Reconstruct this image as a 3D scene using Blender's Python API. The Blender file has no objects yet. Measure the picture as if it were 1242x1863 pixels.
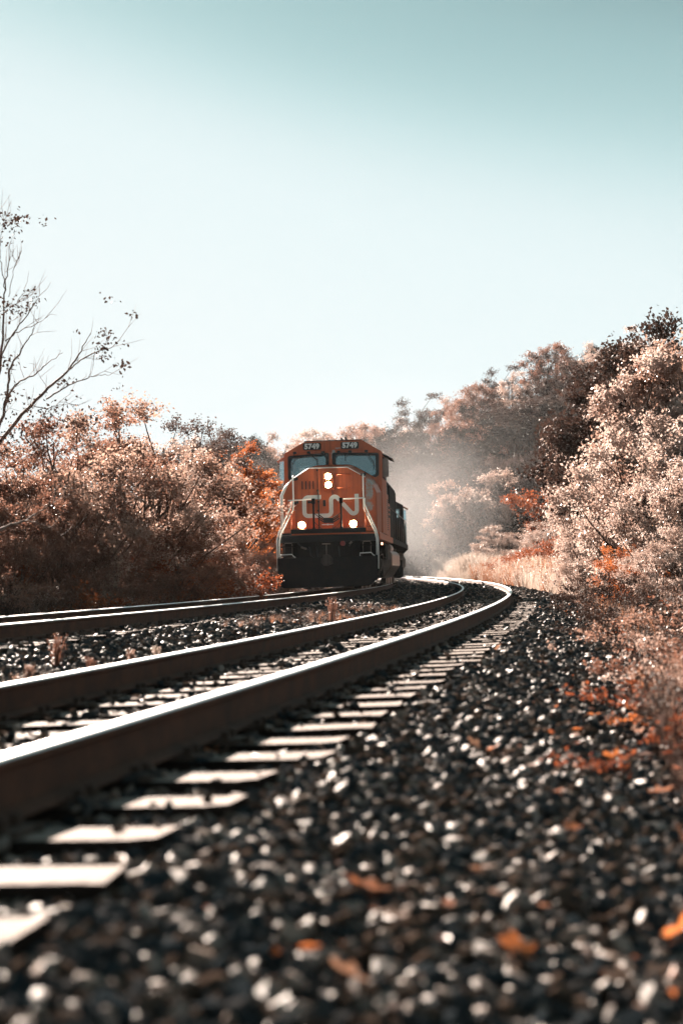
import bpy, bmesh, math, random
import numpy as np
from mathutils import Vector, Matrix, Euler
from mathutils.geometry import tessellate_polygon
S = bpy.context.scene
COL = S.collection
rad = math.radians

# ------------------------------------------------------------------ camera
FPX = 2702.24; YH = 1035.64; ROLL = 0.01099; CAMZ = 0.85
PITCH = math.atan((YH - 931.5) / FPX)
cd = bpy.data.cameras.new('camera'); cam = bpy.data.objects.new('camera', cd); COL.objects.link(cam)
cd.sensor_fit = 'VERTICAL'; cd.sensor_height = 36.0; cd.lens = FPX / 1863 * 36
cd.clip_end = 3000; cd.clip_start = .05
cam.matrix_world = Matrix.Translation((0, 0, CAMZ)) @ Matrix.Rotation(math.pi/2 + PITCH, 4, 'X') @ Matrix.Rotation(ROLL, 4, 'Z')
cd.dof.use_dof = True; cd.dof.focus_distance = 44.0; cd.dof.aperture_fstop = 2.0
S.camera = cam
# ------------------------------------------------------------------ world, sun, exposure
SUN_AZ = rad(21); SUN_EL = rad(22.5)          # azimuth to the left of the view
sun_dir = Vector((-math.sin(SUN_AZ)*math.cos(SUN_EL), math.cos(SUN_AZ)*math.cos(SUN_EL), math.sin(SUN_EL)))
W = bpy.data.worlds.new('World'); S.world = W; W.use_nodes = True
nt = W.node_tree; nt.nodes.clear()
out = nt.nodes.new('ShaderNodeOutputWorld'); bg = nt.nodes.new('ShaderNodeBackground')
sky = nt.nodes.new('ShaderNodeTexSky'); sky.sky_type = 'NISHITA'; sky.sun_disc = False
sky.sun_elevation = SUN_EL; sky.sun_rotation = -SUN_AZ
sky.air_density = 1.0; sky.dust_density = 2.5; sky.ozone_density = 1.0
bw = nt.nodes.new('ShaderNodeRGBToBW')
mr = nt.nodes.new('ShaderNodeMapRange'); mr.inputs['From Min'].default_value = 0.0; mr.inputs['From Max'].default_value = 4.0
rp = nt.nodes.new('ShaderNodeValToRGB')
SKYRAMP = [(0.0, (.06, .135, .16)), (.18, (.30, .46, .48)), (.225, (.36, .55, .57)), (.29, (.46, .66, .675)), (.35, (.60, .785, .80)), (.42, (.75, .88, .895)), (.50, (.80, .92, .935)), (.7, (.85, .94, .95)), (1.0, (.90, .955, .965))]
while len(rp.color_ramp.elements) < len(SKYRAMP): rp.color_ramp.elements.new(.5)
for e, (p, c) in zip(rp.color_ramp.elements, SKYRAMP): e.position = p; e.color = (*c, 1)
EXPO = 2.6
vm = nt.nodes.new('ShaderNodeVectorMath'); vm.operation = 'SCALE'; vm.inputs['Scale'].default_value = 10.0 / (2**EXPO)
nt.links.new(sky.outputs[0], bw.inputs[0]); rp.color_ramp.interpolation = 'B_SPLINE'; sq = nt.nodes.new('ShaderNodeMath'); sq.operation = 'POWER'; sq.inputs[1].default_value = .35; nt.links.new(bw.outputs[0], sq.inputs[0])
wtc = nt.nodes.new('ShaderNodeTexCoord'); wsp = nt.nodes.new('ShaderNodeSeparateXYZ'); nt.links.new(wtc.outputs['Generated'], wsp.inputs[0])
wg = nt.nodes.new('ShaderNodeMapRange'); wg.interpolation_type = 'SMOOTHSTEP'; wg.inputs['From Min'].default_value = .12; wg.inputs['From Max'].default_value = .395; wg.inputs['To Min'].default_value = 1.0; wg.inputs['To Max'].default_value = .35
wm = nt.nodes.new('ShaderNodeMath'); wm.operation = 'MULTIPLY'; nt.links.new(wsp.outputs['Z'], wg.inputs[0]); nt.links.new(wg.outputs[0], wm.inputs[0]); nt.links.new(sq.outputs[0], wm.inputs[1])
nt.links.new(wm.outputs[0], mr.inputs[0]); nt.links.new(mr.outputs[0], rp.inputs[0])
nt.links.new(rp.outputs[0], vm.inputs[0]); nt.links.new(vm.outputs[0], bg.inputs[0]); bg.inputs[1].default_value = .1
nt.links.new(bg.outputs[0], out.inputs[0])
sl = bpy.data.lights.new('sun', 'SUN'); so = bpy.data.objects.new('sun', sl); COL.objects.link(so)
sl.energy = 5.0; sl.angle = rad(.6); sl.color = (1.0, .84, .72)
so.rotation_euler = sun_dir.to_track_quat('Z', 'Y').to_euler(); so.location = (-30, 40, 30)
S.view_settings.view_transform = 'Standard'; S.view_settings.look = 'None'; S.view_settings.gamma = 1
S.view_settings.use_curve_mapping = False; S.view_settings.exposure = EXPO
S.cycles.max_bounces = 8; S.cycles.diffuse_bounces = 3; S.cycles.transmission_bounces = 5
S.cycles.transparent_max_bounces = 12; S.cycles.volume_bounces = 1; S.cycles.use_denoising = True
S.cycles.volume_step_rate = 2.0; S.cycles.volume_max_steps = 64
S.cycles.sample_clamp_indirect = 8

# ------------------------------------------------------------------ helpers
def tag(o, label=None, cat=None, group=None, kind=None):
    if label: o['label'] = label
    if cat: o['category'] = cat
    if group: o['group'] = group
    if kind: o['kind'] = kind
    return o
def empty(name, loc=(0,0,0), rot=(0,0,0)):
    o = bpy.data.objects.new(name, None); COL.objects.link(o); o.location = loc; o.rotation_euler = rot; o.empty_display_size = .2
    return o
def link(name, me, parent=None, loc=None, rot=None):
    o = bpy.data.objects.new(name, me); COL.objects.link(o)
    if parent: o.parent = parent
    if loc is not None: o.location = loc
    if rot is not None: o.rotation_euler = rot
    return o
def copy_tree(o, parent=None):
    c = o.copy(); COL.objects.link(c); c.parent = parent
    for ch in list(o.children): copy_tree(ch, c)
    return c
def np_mesh(name, V, F, mats, midx=None, smooth=False):
    """V (n,3), F (m,k) array with k equal for all"""
    V = np.asarray(V, np.float32); F = np.asarray(F, np.int32)
    me = bpy.data.meshes.new(name); n, k = F.shape
    me.vertices.add(len(V)); me.vertices.foreach_set('co', V.ravel())
    me.loops.add(n*k); me.loops.foreach_set('vertex_index', F.ravel())
    me.polygons.add(n); me.polygons.foreach_set('loop_start', np.arange(n, dtype=np.int32)*k)
    try: me.polygons.foreach_set('loop_total', np.full(n, k, np.int32))
    except Exception: pass
    for m in mats: me.materials.append(m)
    if midx is not None: me.polygons.foreach_set('material_index', np.asarray(midx, np.int32))
    me.polygons.foreach_set('use_smooth', np.full(n, smooth, bool))
    me.update(calc_edges=True); return me

class MB:
    def __init__(s): s.v = []; s.f = []; s.m = []; s.sm = []
    def add(s, vs, fs, m=0, smooth=False, M=None):
        b = len(s.v)
        for p in vs:
            p = Vector(p)
            s.v.append(M @ p if M else p)
        for f in fs: s.f.append([b+i for i in f]); s.m.append(m); s.sm.append(smooth)
        return s
    def box(s, x0, x1, y0, y1, z0, z1, m=0, M=None):
        return s.add([(x0,y0,z0),(x1,y0,z0),(x1,y1,z0),(x0,y1,z0),(x0,y0,z1),(x1,y0,z1),(x1,y1,z1),(x0,y1,z1)],
                     [(0,3,2,1),(4,5,6,7),(0,1,5,4),(1,2,6,5),(2,3,7,6),(3,0,4,7)], m, False, M)
    def tube(s, pts, r, n=8, m=0, M=None, cap=True, smooth=True):
        pts = [Vector(p) for p in pts]; rs = r if isinstance(r, (list, tuple)) else [r]*len(pts)
        vs = []; fs = []; ref = None
        for i, p in enumerate(pts):
            a = pts[max(i-1, 0)]; c = pts[min(i+1, len(pts)-1)]; t = (c-a).normalized()
            if ref is None:
                ref = t.orthogonal().normalized()
            ref = (ref - t*ref.dot(t))
            if ref.length < 1e-5: ref = t.orthogonal()
            ref.normalize(); b = t.cross(ref)
            for k in range(n):
                an = 2*math.pi*k/n; vs.append(p + (ref*math.cos(an)+b*math.sin(an))*rs[i])
        for i in range(len(pts)-1):
            for k in range(n):
                fs.append((i*n+k, i*n+(k+1)%n, (i+1)*n+(k+1)%n, (i+1)*n+k))
        s.add(vs, fs, m, smooth, M)
        if cap:
            b = len(s.v) - len(vs)
            s.f.append([b+k for k in range(n)][::-1]); s.m.append(m); s.sm.append(False)
            s.f.append([b+(len(pts)-1)*n+k for k in range(n)]); s.m.append(m); s.sm.append(False)
        return s
    def prism(s, poly, a0, a1, axis='y', m=0, M=None, off=None):
        """poly of 2D points extruded along an axis. axis y: (x,z); axis x: (y,z); axis z: (x,y)"""
        n = len(poly)
        def P(p, a):
            if axis == 'y': return (p[0], a, p[1])
            if axis == 'x': return (a, p[0], p[1])
            return (p[0], p[1], a)
        vs = [P(p, a0) for p in poly] + [P(p, a1) for p in (off or poly)]
        fs = [tuple(range(n)), tuple(range(2*n-1, n-1, -1))] + [(i, n+i, n+(i+1)%n, (i+1)%n) for i in range(n)]
        return s.add(vs, fs, m, False, M)
    def plate(s, outer, holes, a0, a1, axis='y', m=0, M=None, yfun=None):
        """flat plate with holes; points (x,z)"""
        loops = [outer] + holes
        tess = tessellate_polygon([[Vector((p[0], p[1], 0)) for p in L] for L in loops])
        flat = [p for L in loops for p in L]; n = len(flat)
        def P(p, a):
            d = yfun(p) if yfun else 0
            if axis == 'y': return (p[0], a+d, p[1])
            if axis == 'x': return (a+d, p[0], p[1])
            return (p[0], p[1], a+d)
        vs = [P(p, a0) for p in flat] + [P(p, a1) for p in flat]
        fs = [tuple(t) for t in tess] + [tuple(n+i for i in t[::-1]) for t in tess]
        o = 0
        for L in loops:
            k = len(L)
            for i in range(k): fs.append((o+i, o+(i+1)%k, n+o+(i+1)%k, n+o+i))
            o += k
        return s.add(vs, fs, m, False, M)
    def mesh(s, name, mats):
        me = bpy.data.meshes.new(name); me.from_pydata([tuple(v) for v in s.v], [], s.f)
        if not isinstance(mats, (list, tuple)): mats = [mats]
        for m in mats: me.materials.append(m)
        me.polygons.foreach_set('material_index', s.m); me.polygons.foreach_set('use_smooth', s.sm)
        bm = bmesh.new(); bm.from_mesh(me); bmesh.ops.recalc_face_normals(bm, faces=bm.faces); bm.to_mesh(me); bm.free()
        me.update(); return me
    def build(s, name, mats, parent=None, bevel=0):
        o = link(name, s.mesh(name, mats), parent)
        if bevel:
            b = o.modifiers.new('bevel', 'BEVEL'); b.width = bevel; b.segments = 2; b.limit_method = 'ANGLE'; b.angle_limit = rad(25)
        return o

# ------------------------------------------------------------------ materials
def mat(name, col=(.5,.5,.5), rough=.6, metal=0., spec=.5, var=.0, vscale=3., bump=0., bscale=30., emit=None, est=0, col2=None, thr=None, coord='Object', detail=4, stretch=None):
    m = bpy.data.materials.new(name); m.use_nodes = True; t = m.node_tree; b = t.nodes['Principled BSDF']
    b.inputs['Roughness'].default_value = rough; b.inputs['Metallic'].default_value = metal
    b.inputs['Specular IOR Level'].default_value = spec; b.inputs['Base Color'].default_value = (*col, 1)
    tc = t.nodes.new('ShaderNodeTexCoord')
    if var or col2:
        n = t.nodes.new('ShaderNodeTexNoise'); n.inputs['Scale'].default_value = vscale; n.inputs['Detail'].default_value = detail
        n.inputs['Roughness'].default_value = .65
        t.links.new(tc.outputs[coord], n.inputs['Vector'])
        if stretch:
            mp = t.nodes.new('ShaderNodeMapping'); mp.inputs['Scale'].default_value = stretch; t.links.new(tc.outputs[coord], mp.inputs[0]); t.links.new(mp.outputs[0], n.inputs['Vector'])
        r = t.nodes.new('ShaderNodeValToRGB'); a, z = (thr or (.3, .7))
        r.color_ramp.elements[0].position = a; r.color_ramp.elements[1].position = z
        c2 = col2 or tuple(c*(1+var) for c in col)
        r.color_ramp.elements[0].color = (*(tuple(c*(1-var) for c in col)), 1); r.color_ramp.elements[1].color = (*c2, 1)
        t.links.new(n.outputs['Fac'], r.inputs[0]); t.links.new(r.outputs[0], b.inputs['Base Color'])
        # roughness variation
        mm = t.nodes.new('ShaderNodeMapRange'); mm.inputs['To Min'].default_value = max(rough-.12, .05); mm.inputs['To Max'].default_value = min(rough+.15, 1)
        t.links.new(n.outputs['Fac'], mm.inputs[0]); t.links.new(mm.outputs[0], b.inputs['Roughness'])
    if bump:
        n2 = t.nodes.new('ShaderNodeTexNoise'); n2.inputs['Scale'].default_value = bscale; n2.inputs['Detail'].default_value = 5
        t.links.new(tc.outputs[coord], n2.inputs['Vector'])
        bp = t.nodes.new('ShaderNodeBump'); bp.inputs['Strength'].default_value = bump; bp.inputs['Distance'].default_value = .02
        t.links.new(n2.outputs['Fac'], bp.inputs['Height']); t.links.new(bp.outputs[0], b.inputs['Normal'])
    if emit: b.inputs['Emission Color'].default_value = (*emit, 1); b.inputs['Emission Strength'].default_value = est
    return m
def matte(m):
    t = m.node_tree; b = t.nodes['Principled BSDF']; d = t.nodes.new('ShaderNodeBsdfDiffuse')
    for n_, q in (('Base Color', 'Color'), ('Normal', 'Normal')):
        if b.inputs[n_].links: t.links.new(b.inputs[n_].links[0].from_socket, d.inputs[q])
    t.links.new(d.outputs[0], t.nodes['Material Output'].inputs['Surface'])
def leaf_mat(name, c1, c2, trans=.45, tcol=None, rough=.45, spec=.4, blotch=None):
    """leaf: per-leaf random colour between c1 and c2, clump-scale tone, diffuse + translucent + soft gloss"""
    m = bpy.data.materials.new(name); m.use_nodes = True; t = m.node_tree; t.nodes.clear()
    o = t.nodes.new('ShaderNodeOutputMaterial'); g = t.nodes.new('ShaderNodeNewGeometry')
    r = t.nodes.new('ShaderNodeValToRGB'); c1 = tuple(c*.58 for c in c1); c2 = tuple(c*.56 for c in c2); r.color_ramp.elements[0].color = (*c1, 1); r.color_ramp.elements[1].color = (*c2, 1)
    tc = t.nodes.new('ShaderNodeTexCoord'); n = t.nodes.new('ShaderNodeTexNoise'); n.inputs['Scale'].default_value = 1.1; n.inputs['Detail'].default_value = 2
    t.links.new(tc.outputs['Object'], n.inputs['Vector'])
    a = t.nodes.new('ShaderNodeMath'); a.operation = 'MULTIPLY_ADD'; a.inputs[1].default_value = .42
    s = t.nodes.new('ShaderNodeMapRange'); s.inputs['From Min'].default_value = .35; s.inputs['From Max'].default_value = .65; s.inputs['To Max'].default_value = .58
    t.links.new(n.outputs['Fac'], s.inputs[0]); t.links.new(g.outputs['Random Per Island'], a.inputs[0]); t.links.new(s.outputs[0], a.inputs[2])
    t.links.new(a.outputs[0], r.inputs[0])
    d = t.nodes.new('ShaderNodeBsdfPrincipled'); d.inputs['Roughness'].default_value = rough; d.inputs['Specular IOR Level'].default_value = spec
    tr = t.nodes.new('ShaderNodeBsdfTranslucent'); mx = t.nodes.new('ShaderNodeMixShader'); mx.inputs[0].default_value = trans
    t.links.new(r.outputs[0], d.inputs['Base Color'])
    hs = t.nodes.new('ShaderNodeHueSaturation'); hs.inputs['Saturation'].default_value = .98; hs.inputs['Value'].default_value = 1.2
    t.links.new(r.outputs[0], hs.inputs['Color']); t.links.new(hs.outputs[0], tr.inputs[0]); d.inputs['Specular IOR Level'].default_value = spec*.55
    t.links.new(d.outputs[0], mx.inputs[1]); t.links.new(tr.outputs[0], mx.inputs[2]); t.links.new(mx.outputs[0], o.inputs[0])
    return m

M = {}
M['rail_side'] = mat('rail_side', (.064,.028,.017), .8, .0, .25, .45, 5., .35, 60)
M['rail_top'] = mat('rail_top', (.85,.85,.85), .6, 1.0, .5, .08, 14., .03, 40)
M['plate'] = mat('tie_plate', (.05,.03,.022), .8, .2, .3, .3, 20, .3, 60)
M['sleeper'] = mat('sleeper_wood', (.10,.076,.066), .8, 0, .12, .5, 2.5, .9, 26, col2=(.25,.20,.172), thr=(.32,.64), stretch=(1., 9., 9.))
M['sleeper_side'] = mat('sleeper_dark_side', (.018,.013,.011), .85, 0, .1, .4, 5., .6, 26)  # darker tone for every sleeper face but the top
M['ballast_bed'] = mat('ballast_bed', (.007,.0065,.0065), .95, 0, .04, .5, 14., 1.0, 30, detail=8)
for k_ in ('ballast_bed', 'sleeper_side'): matte(M[k_])
M['soil'] = mat('soil', (.055,.033,.024), .95, 0, .15, .5, .35, .8, 6, col2=(.13,.08,.055))
matte(M['soil'])
M['orange'] = mat('orange_paint', (.47,.100,.033), .42, 0, .4, .16, 2.2, .03, 8, detail=7)
M['black'] = mat('black_paint', (.006,.008,.009), .5, 0, .25, .3, 3., .05, 14)
M['grime'] = mat('underframe_black', (.004,.005,.005), .8, 0, .2, .5, 5., .2, 20, col2=(.014,.010,.008))
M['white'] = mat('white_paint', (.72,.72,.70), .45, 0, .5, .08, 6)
M['lettering'] = mat('lettering', (.62,.63,.61), .5, 0, .4, .1, 6)
M['rubber'] = mat('rubber', (.012,.013,.014), .6)
M['steel'] = mat('bare_steel', (.20,.155,.135), .38, .55, .5, .25, 3., .04, 10)
M['steel_dark'] = mat('dark_cast_steel', (.045,.036,.032), .5, .4, .5, .3, 6., .1, 20)
M['inside'] = mat('cab_interior', (.75,.82,.82), .7, 0, .3, .15, 3)
M['lamp'] = mat('lamp_lens', (1,1,1), .2, emit=(1.0,.80,.55), est=60)
M['reflector_glow'] = mat('lamp_reflector_glow', (1,.6,.3), .3, emit=(1.0,.36,.10), est=.30)  # warm glow round each lens, put into the disc behind it as emission
M['lamp_red'] = mat('red_marker', (.25,.02,.015), .3)
M['step_lamp'] = mat('step_lamp', (1,1,1), .2, emit=(1.0,.35,.2), est=3)
M['bark'] = mat('bark', (.085,.052,.040), .9, 0, .2, .4, 8., .6, 25)
M['bark_pale'] = mat('bark_pale', (.16,.10,.08), .85, 0, .2, .4, 8., .6, 25)
M['dirt_face'] = mat('plow_black', (.005,.006,.007), .62, 0, .22, .4, 2.5, .12, 16, col2=(.022,.017,.014), thr=(.45,.8))
# worn orange: bare grey patches on the viewer's right of the nose and round the right windscreen
def worn(name):
    m = mat(name, (.47,.100,.033), .42, 0, .4, .16, 2.2, .03, 8, detail=7)
    t = m.node_tree; b = t.nodes['Principled BSDF']; src = b.inputs['Base Color'].links[0].from_socket
    tc = t.nodes.new('ShaderNodeTexCoord'); sp = t.nodes.new('ShaderNodeSeparateXYZ'); t.links.new(tc.outputs['Object'], sp.inputs[0])
    def band(sock, lo, hi, soft):
        a = t.nodes.new('ShaderNodeMapRange'); a.inputs['From Min'].default_value = lo-soft; a.inputs['From Max'].default_value = lo+soft
        c = t.nodes.new('ShaderNodeMapRange'); c.inputs['From Min'].default_value = hi+soft; c.inputs['From Max'].default_value = hi-soft
        t.links.new(sock, a.inputs[0]); t.links.new(sock, c.inputs[0])
        k = t.nodes.new('ShaderNodeMath'); k.operation = 'MULTIPLY'; t.links.new(a.outputs[0], k.inputs[0]); t.links.new(c.outputs[0], k.inputs[1]); return k.outputs[0]
    def mul(a, c):
        k = t.nodes.new('ShaderNodeMath'); k.operation = 'MULTIPLY'; t.links.new(a, k.inputs[0]); t.links.new(c, k.inputs[1]); return k.outputs[0]
    def mx(a, c):
        k = t.nodes.new('ShaderNodeMath'); k.operation = 'MAXIMUM'; t.links.new(a, k.inputs[0]); t.links.new(c, k.inputs[1]); return k.outputs[0]
    X, Z = sp.outputs['X'], sp.outputs['Z']
    z1 = mul(band(X, 1.02, 1.38, .10), band(Z, 2.25, 3.4, .14))
    z2 = mul(band(X, .0, .75, .12), band(Z, 4.30, 4.42, .05))
    z3 = mul(band(X, -.05, .12, .06), band(Z, 3.98, 4.4, .12))
    zone = mx(mx(z1, z2), z3)
    n = t.nodes.new('ShaderNodeTexNoise'); n.inputs['Scale'].default_value = 3.3; n.inputs['Detail'].default_value = 9; n.inputs['Roughness'].default_value = .7
    t.links.new(tc.outputs['Object'], n.inputs['Vector'])
    a = t.nodes.new('ShaderNodeMath'); a.operation = 'ADD'; t.links.new(n.outputs['Fac'], a.inputs[0])
    zz = t.nodes.new('ShaderNodeMath'); zz.operation = 'MULTIPLY'; zz.inputs[1].default_value = .42; t.links.new(zone, zz.inputs[0]); t.links.new(zz.outputs[0], a.inputs[1])
    r = t.nodes.new('ShaderNodeMapRange'); r.inputs['From Min'].default_value = .80; r.inputs['From Max'].default_value = .95; t.links.new(a.outputs[0], r.inputs[0])
    r.clamp = True
    m2 = t.nodes.new('ShaderNodeMixRGB'); m2.inputs[2].default_value = (.34,.33,.31,1); t.links.new(r.outputs[0], m2.inputs[0]); t.links.new(src, m2.inputs[1])
    # grime runs: noise drawn out along the height
    mp = t.nodes.new('ShaderNodeMapping'); mp.inputs['Scale'].default_value = (9, 9, .9); t.links.new(tc.outputs['Object'], mp.inputs[0])
    n3 = t.nodes.new('ShaderNodeTexNoise'); n3.inputs['Scale'].default_value = 1.0; n3.inputs['Detail'].default_value = 6; t.links.new(mp.outputs[0], n3.inputs['Vector'])
    r3 = t.nodes.new('ShaderNodeMapRange'); r3.inputs['From Min'].default_value = .48; r3.inputs['From Max'].default_value = .72; r3.inputs['To Max'].default_value = .6; t.links.new(n3.outputs['Fac'], r3.inputs[0])
    m3 = t.nodes.new('ShaderNodeMixRGB'); m3.inputs[2].default_value = (.14,.045,.025,1); t.links.new(r3.outputs[0], m3.inputs[0]); t.links.new(m2.outputs[0], m3.inputs[1])
    t.links.new(m3.outputs[0], b.inputs['Base Color']); return m
M['orange_worn'] = worn('orange_paint_worn')
def glass(name, tint=(.55,.68,.72), f=.5):
    m = bpy.data.materials.new(name); m.use_nodes = True; t = m.node_tree; t.nodes.clear()
    o = t.nodes.new('ShaderNodeOutputMaterial'); tr = t.nodes.new('ShaderNodeBsdfTransparent'); g = t.nodes.new('ShaderNodeBsdfGlossy')
    tr.inputs[0].default_value = (*tint, 1); g.inputs['Color'].default_value = (.9,.97,1,1); g.inputs['Roughness'].default_value = .04
    fr = t.nodes.new('ShaderNodeLayerWeight'); fr.inputs['Blend'].default_value = f; x = t.nodes.new('ShaderNodeMixShader')
    t.links.new(tr.outputs[0], x.inputs[1]); t.links.new(g.outputs[0], x.inputs[2]); t.links.new(x.outputs[0], o.inputs[0])
    x.inputs[0].default_value = .26
    return m
M['glass'] = glass('window_glass')

# ------------------------------------------------------------------ track geometry (fitted to the photograph)
R0 = 453.1775; HD = .194086; XO = -.979401; SP = 4.56389
CX = XO - R0*math.cos(HD); CY = 4 + R0*math.sin(HD)
ZA = CAMZ - .540166; SL1 = .0889073/1.505; ZC = CAMZ - .610165; SL2 = .0535193/1.505
def P(u, ph, z): return Vector((CX + (R0+u)*math.cos(ph), CY + (R0+u)*math.sin(ph), z))
def top1(u): return ZA + SL1*u
def top2(u): return ZC + SL2*(u+SP)
def ph_of_y(y, u=0): return math.asin((y-CY)/(R0+u))
def uph(x, y):
    r = np.hypot(x-CX, y-CY); return r-R0, np.arctan2(y-CY, x-CX)
RAIL_H = .180; PL = .018
def bed(u):
    """ballast surface height (numpy friendly)"""
    u = np.asarray(u, float)
    t1 = ZA + SL1*u - RAIL_H - PL - .050; t2 = ZC + SL2*(u+SP) - RAIL_H - PL - .050
    z = np.where(u > -2.3, t1, np.where(u < -3.9, t2, t1*(u+3.9)/1.6 + t2*(1-(u+3.9)/1.6)))
    e1 = np.clip(u-.72, 0, None); z = z - np.where(u > .72, np.minimum(e1*.15, .55) + SL1*e1, 0)
    e2 = np.clip(-(u+SP+2.25), 0, None); z = z - np.where(e2 > 0, np.minimum(e2*.35, .7), 0)
    return z

# ------------------------------------------------------------------ terrain
def hash2(ix, iy, s):
    h = (ix*374761393 + iy*668265263 + s*1442695041) & 0xffffffff
    h = ((h ^ (h >> 13))*1274126177) & 0xffffffff
    return ((h ^ (h >> 16)) & 0xffff)/65535.
def vnoise(x, y, sc, s=0):
    x = np.asarray(x, float)/sc; y = np.asarray(y, float)/sc
    ix = np.floor(x).astype(np.int64); iy = np.floor(y).astype(np.int64); fx = x-ix; fy = y-iy
    fx = fx*fx*(3-2*fx); fy = fy*fy*(3-2*fy)
    a = hash2(ix, iy, s); b = hash2(ix+1, iy, s); c = hash2(ix, iy+1, s); d = hash2(ix+1, iy+1, s)
    return (a*(1-fx)+b*fx)*(1-fy)+(c*(1-fx)+d*fx)*fy
def sstep(a, b, x):
    t = np.clip((x-a)/(b-a), 0, 1); return t*t*(3-2*t)
def ground_z(x, y):
    x = np.asarray(x, float); y = np.asarray(y, float)
    u, ph = uph(x, y)
    base = np.where(u > 0, -.42 + .045*np.clip(u-6, 0, 14), -.55 + .02*np.clip(-u-9, 0, 20))
    base = base + (vnoise(x, y, 3.1, 1)-.5)*.22 + (vnoise(x, y, 11., 2)-.5)*.35
    inside = (u > -8.3) & (u < 2.6)
    z = np.where(inside, np.minimum(base, bed(u)-.25), base)
    ridge = (11.0 + 11*sstep(-2, 36, x) + 3*(vnoise(x, y, 40, 5)-.5))*sstep(132, 212, y) + 1.1*sstep(70, 128, y)*(u > 3)
    far = 5*sstep(190, 420, y)*(.4+.6*vnoise(x, y, 90, 9))
    side = 9*sstep(18, 60, u)*sstep(20, 90, y)
    left = 1.5*sstep(25, 90, -u)
    return z + ridge + far + side*(1-sstep(132, 212, y)*.6)*sstep(4, 30, x) + left
def grid(name, xs, ys, zf, mats):
    X, Y = np.meshgrid(xs, ys); Z = zf(X, Y); V = np.c_[X.ravel(), Y.ravel(), Z.ravel()]
    nx = len(xs); i, j = np.meshgrid(np.arange(nx-1), np.arange(len(ys)-1)); a = (j*nx+i).ravel()
    return np_mesh(name, V, np.c_[a, a+1, a+nx+1, a+nx], mats, smooth=True)
xs = np.concatenate([-np.geomspace(30, 600, 34)[::-1], np.linspace(-29, 40, 150), np.geomspace(41, 600, 36)])
ys = np.concatenate([-np.geomspace(10, 150, 10)[::-1], np.linspace(-9, 130, 250), np.geomspace(131, 900, 60)])
gnd = link('ground', grid('ground', xs, ys, ground_z, [M['soil']])); tag(gnd, kind='structure')
# the ballast bed sheet
phs = np.linspace(ph_of_y(-8), ph_of_y(240), 700); us = np.linspace(-8.2, 2.5, 60)
PH, U = np.meshgrid(phs, us)
XX = CX+(R0+U)*np.cos(PH); YY = CY+(R0+U)*np.sin(PH); ZZ = bed(U) + (vnoise(XX, YY, .45, 3)-.5)*.035
nx = len(phs); i, j = np.meshgrid(np.arange(nx-1), np.arange(len(us)-1)); a = (j*nx+i).ravel()
bedo = link('ballast_bed', np_mesh('ballast_bed', np.c_[XX.ravel(), YY.ravel(), ZZ.ravel()], np.c_[a, a+nx, a+nx+1, a+1], [M['ballast_bed']], smooth=True))
tag(bedo, kind='structure')

# ------------------------------------------------------------------ tracks
HEAD = [(-.037,.0),(-.037,-.030),(-.010,-.045),(-.009,-.150),(-.070,-.172),(-.070,-.180),(.070,-.180),(.070,-.172),(.009,-.150),(.010,-.045),(.037,-.030),(.037,-.010),(.029,-.002),(.015,.001),(-.015,.001),(-.029,-.002)]
HEAD[0] = (-.037,-.010)
def rail(name, uc, topf, slope, parent, y0=-7, y1=235):
    phr = np.concatenate([np.linspace(ph_of_y(y0), ph_of_y(60), 260), np.linspace(ph_of_y(60), ph_of_y(y1), 220)[1:]])
    n = len(HEAD); V = []
    for ph in phr:
        for (du, dz) in HEAD: V.append(tuple(P(uc+du, ph, topf(uc)+du*slope+dz)))
    F = []; mi = []
    k = len(phr)
    for i in range(k-1):
        for j in range(n):
            j2 = (j+1) % n; F.append((i*n+j, i*n+j2, (i+1)*n+j2, (i+1)*n+j)); mi.append(1 if j >= 11 else 0)
    me = np_mesh(name, V, F, [M['rail_side'], M['rail_top']], mi)
    return link(name, me, parent)
rng = random.Random(7)
# sleeper variants (12 to 50 triangles each): slightly uneven, split end
def sleeper_mesh(seed):
    r = random.Random(seed); L = 1.36; w = .115; xs_ = [-L, -L*.55, 0, L*.5, L-.07, L]
    mb = MB(); V = []; F = []
    for i, x in enumerate(xs_):
        j = lambda a: r.uniform(-a, a)
        ww = w - (r.uniform(0, .02) if i in (0, 5) else 0)
        V += [(x+j(.012), -ww+j(.006), -.17), (x+j(.012), ww+j(.006), -.17), (x+j(.02), ww-.008+j(.008), j(.005)), (x+j(.02), -ww+.008+j(.008), j(.005))]
    for i in range(5):
        for k in range(4): F.append((i*4+k, i*4+(k+1)%4, (i+1)*4+(k+1)%4, (i+1)*4+k))
    F += [(3,2,1,0), (20,21,22,23)]
    mb.add(V, F); mb.m = [0 if (i < 20 and i % 4 == 2) else 1 for i in range(len(F))]; return mb.mesh('sleeper', [M['sleeper'], M['sleeper_side']])
SLM = [sleeper_mesh(k) for k in range(6)]
def plate_mesh():
    mb = MB(); mb.box(-.17, .17, -.09, .09, 0, .017)
    for sx in (-1, 1):
        for sy in (-1, 1): mb.box(sx*.105-.016, sx*.105+.016, sy*.05-.014, sy*.05+.014, .015, .05)
    return mb.mesh('tie_plate', M['plate'])
PLM = plate_mesh()
SLEEP = {}
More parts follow.
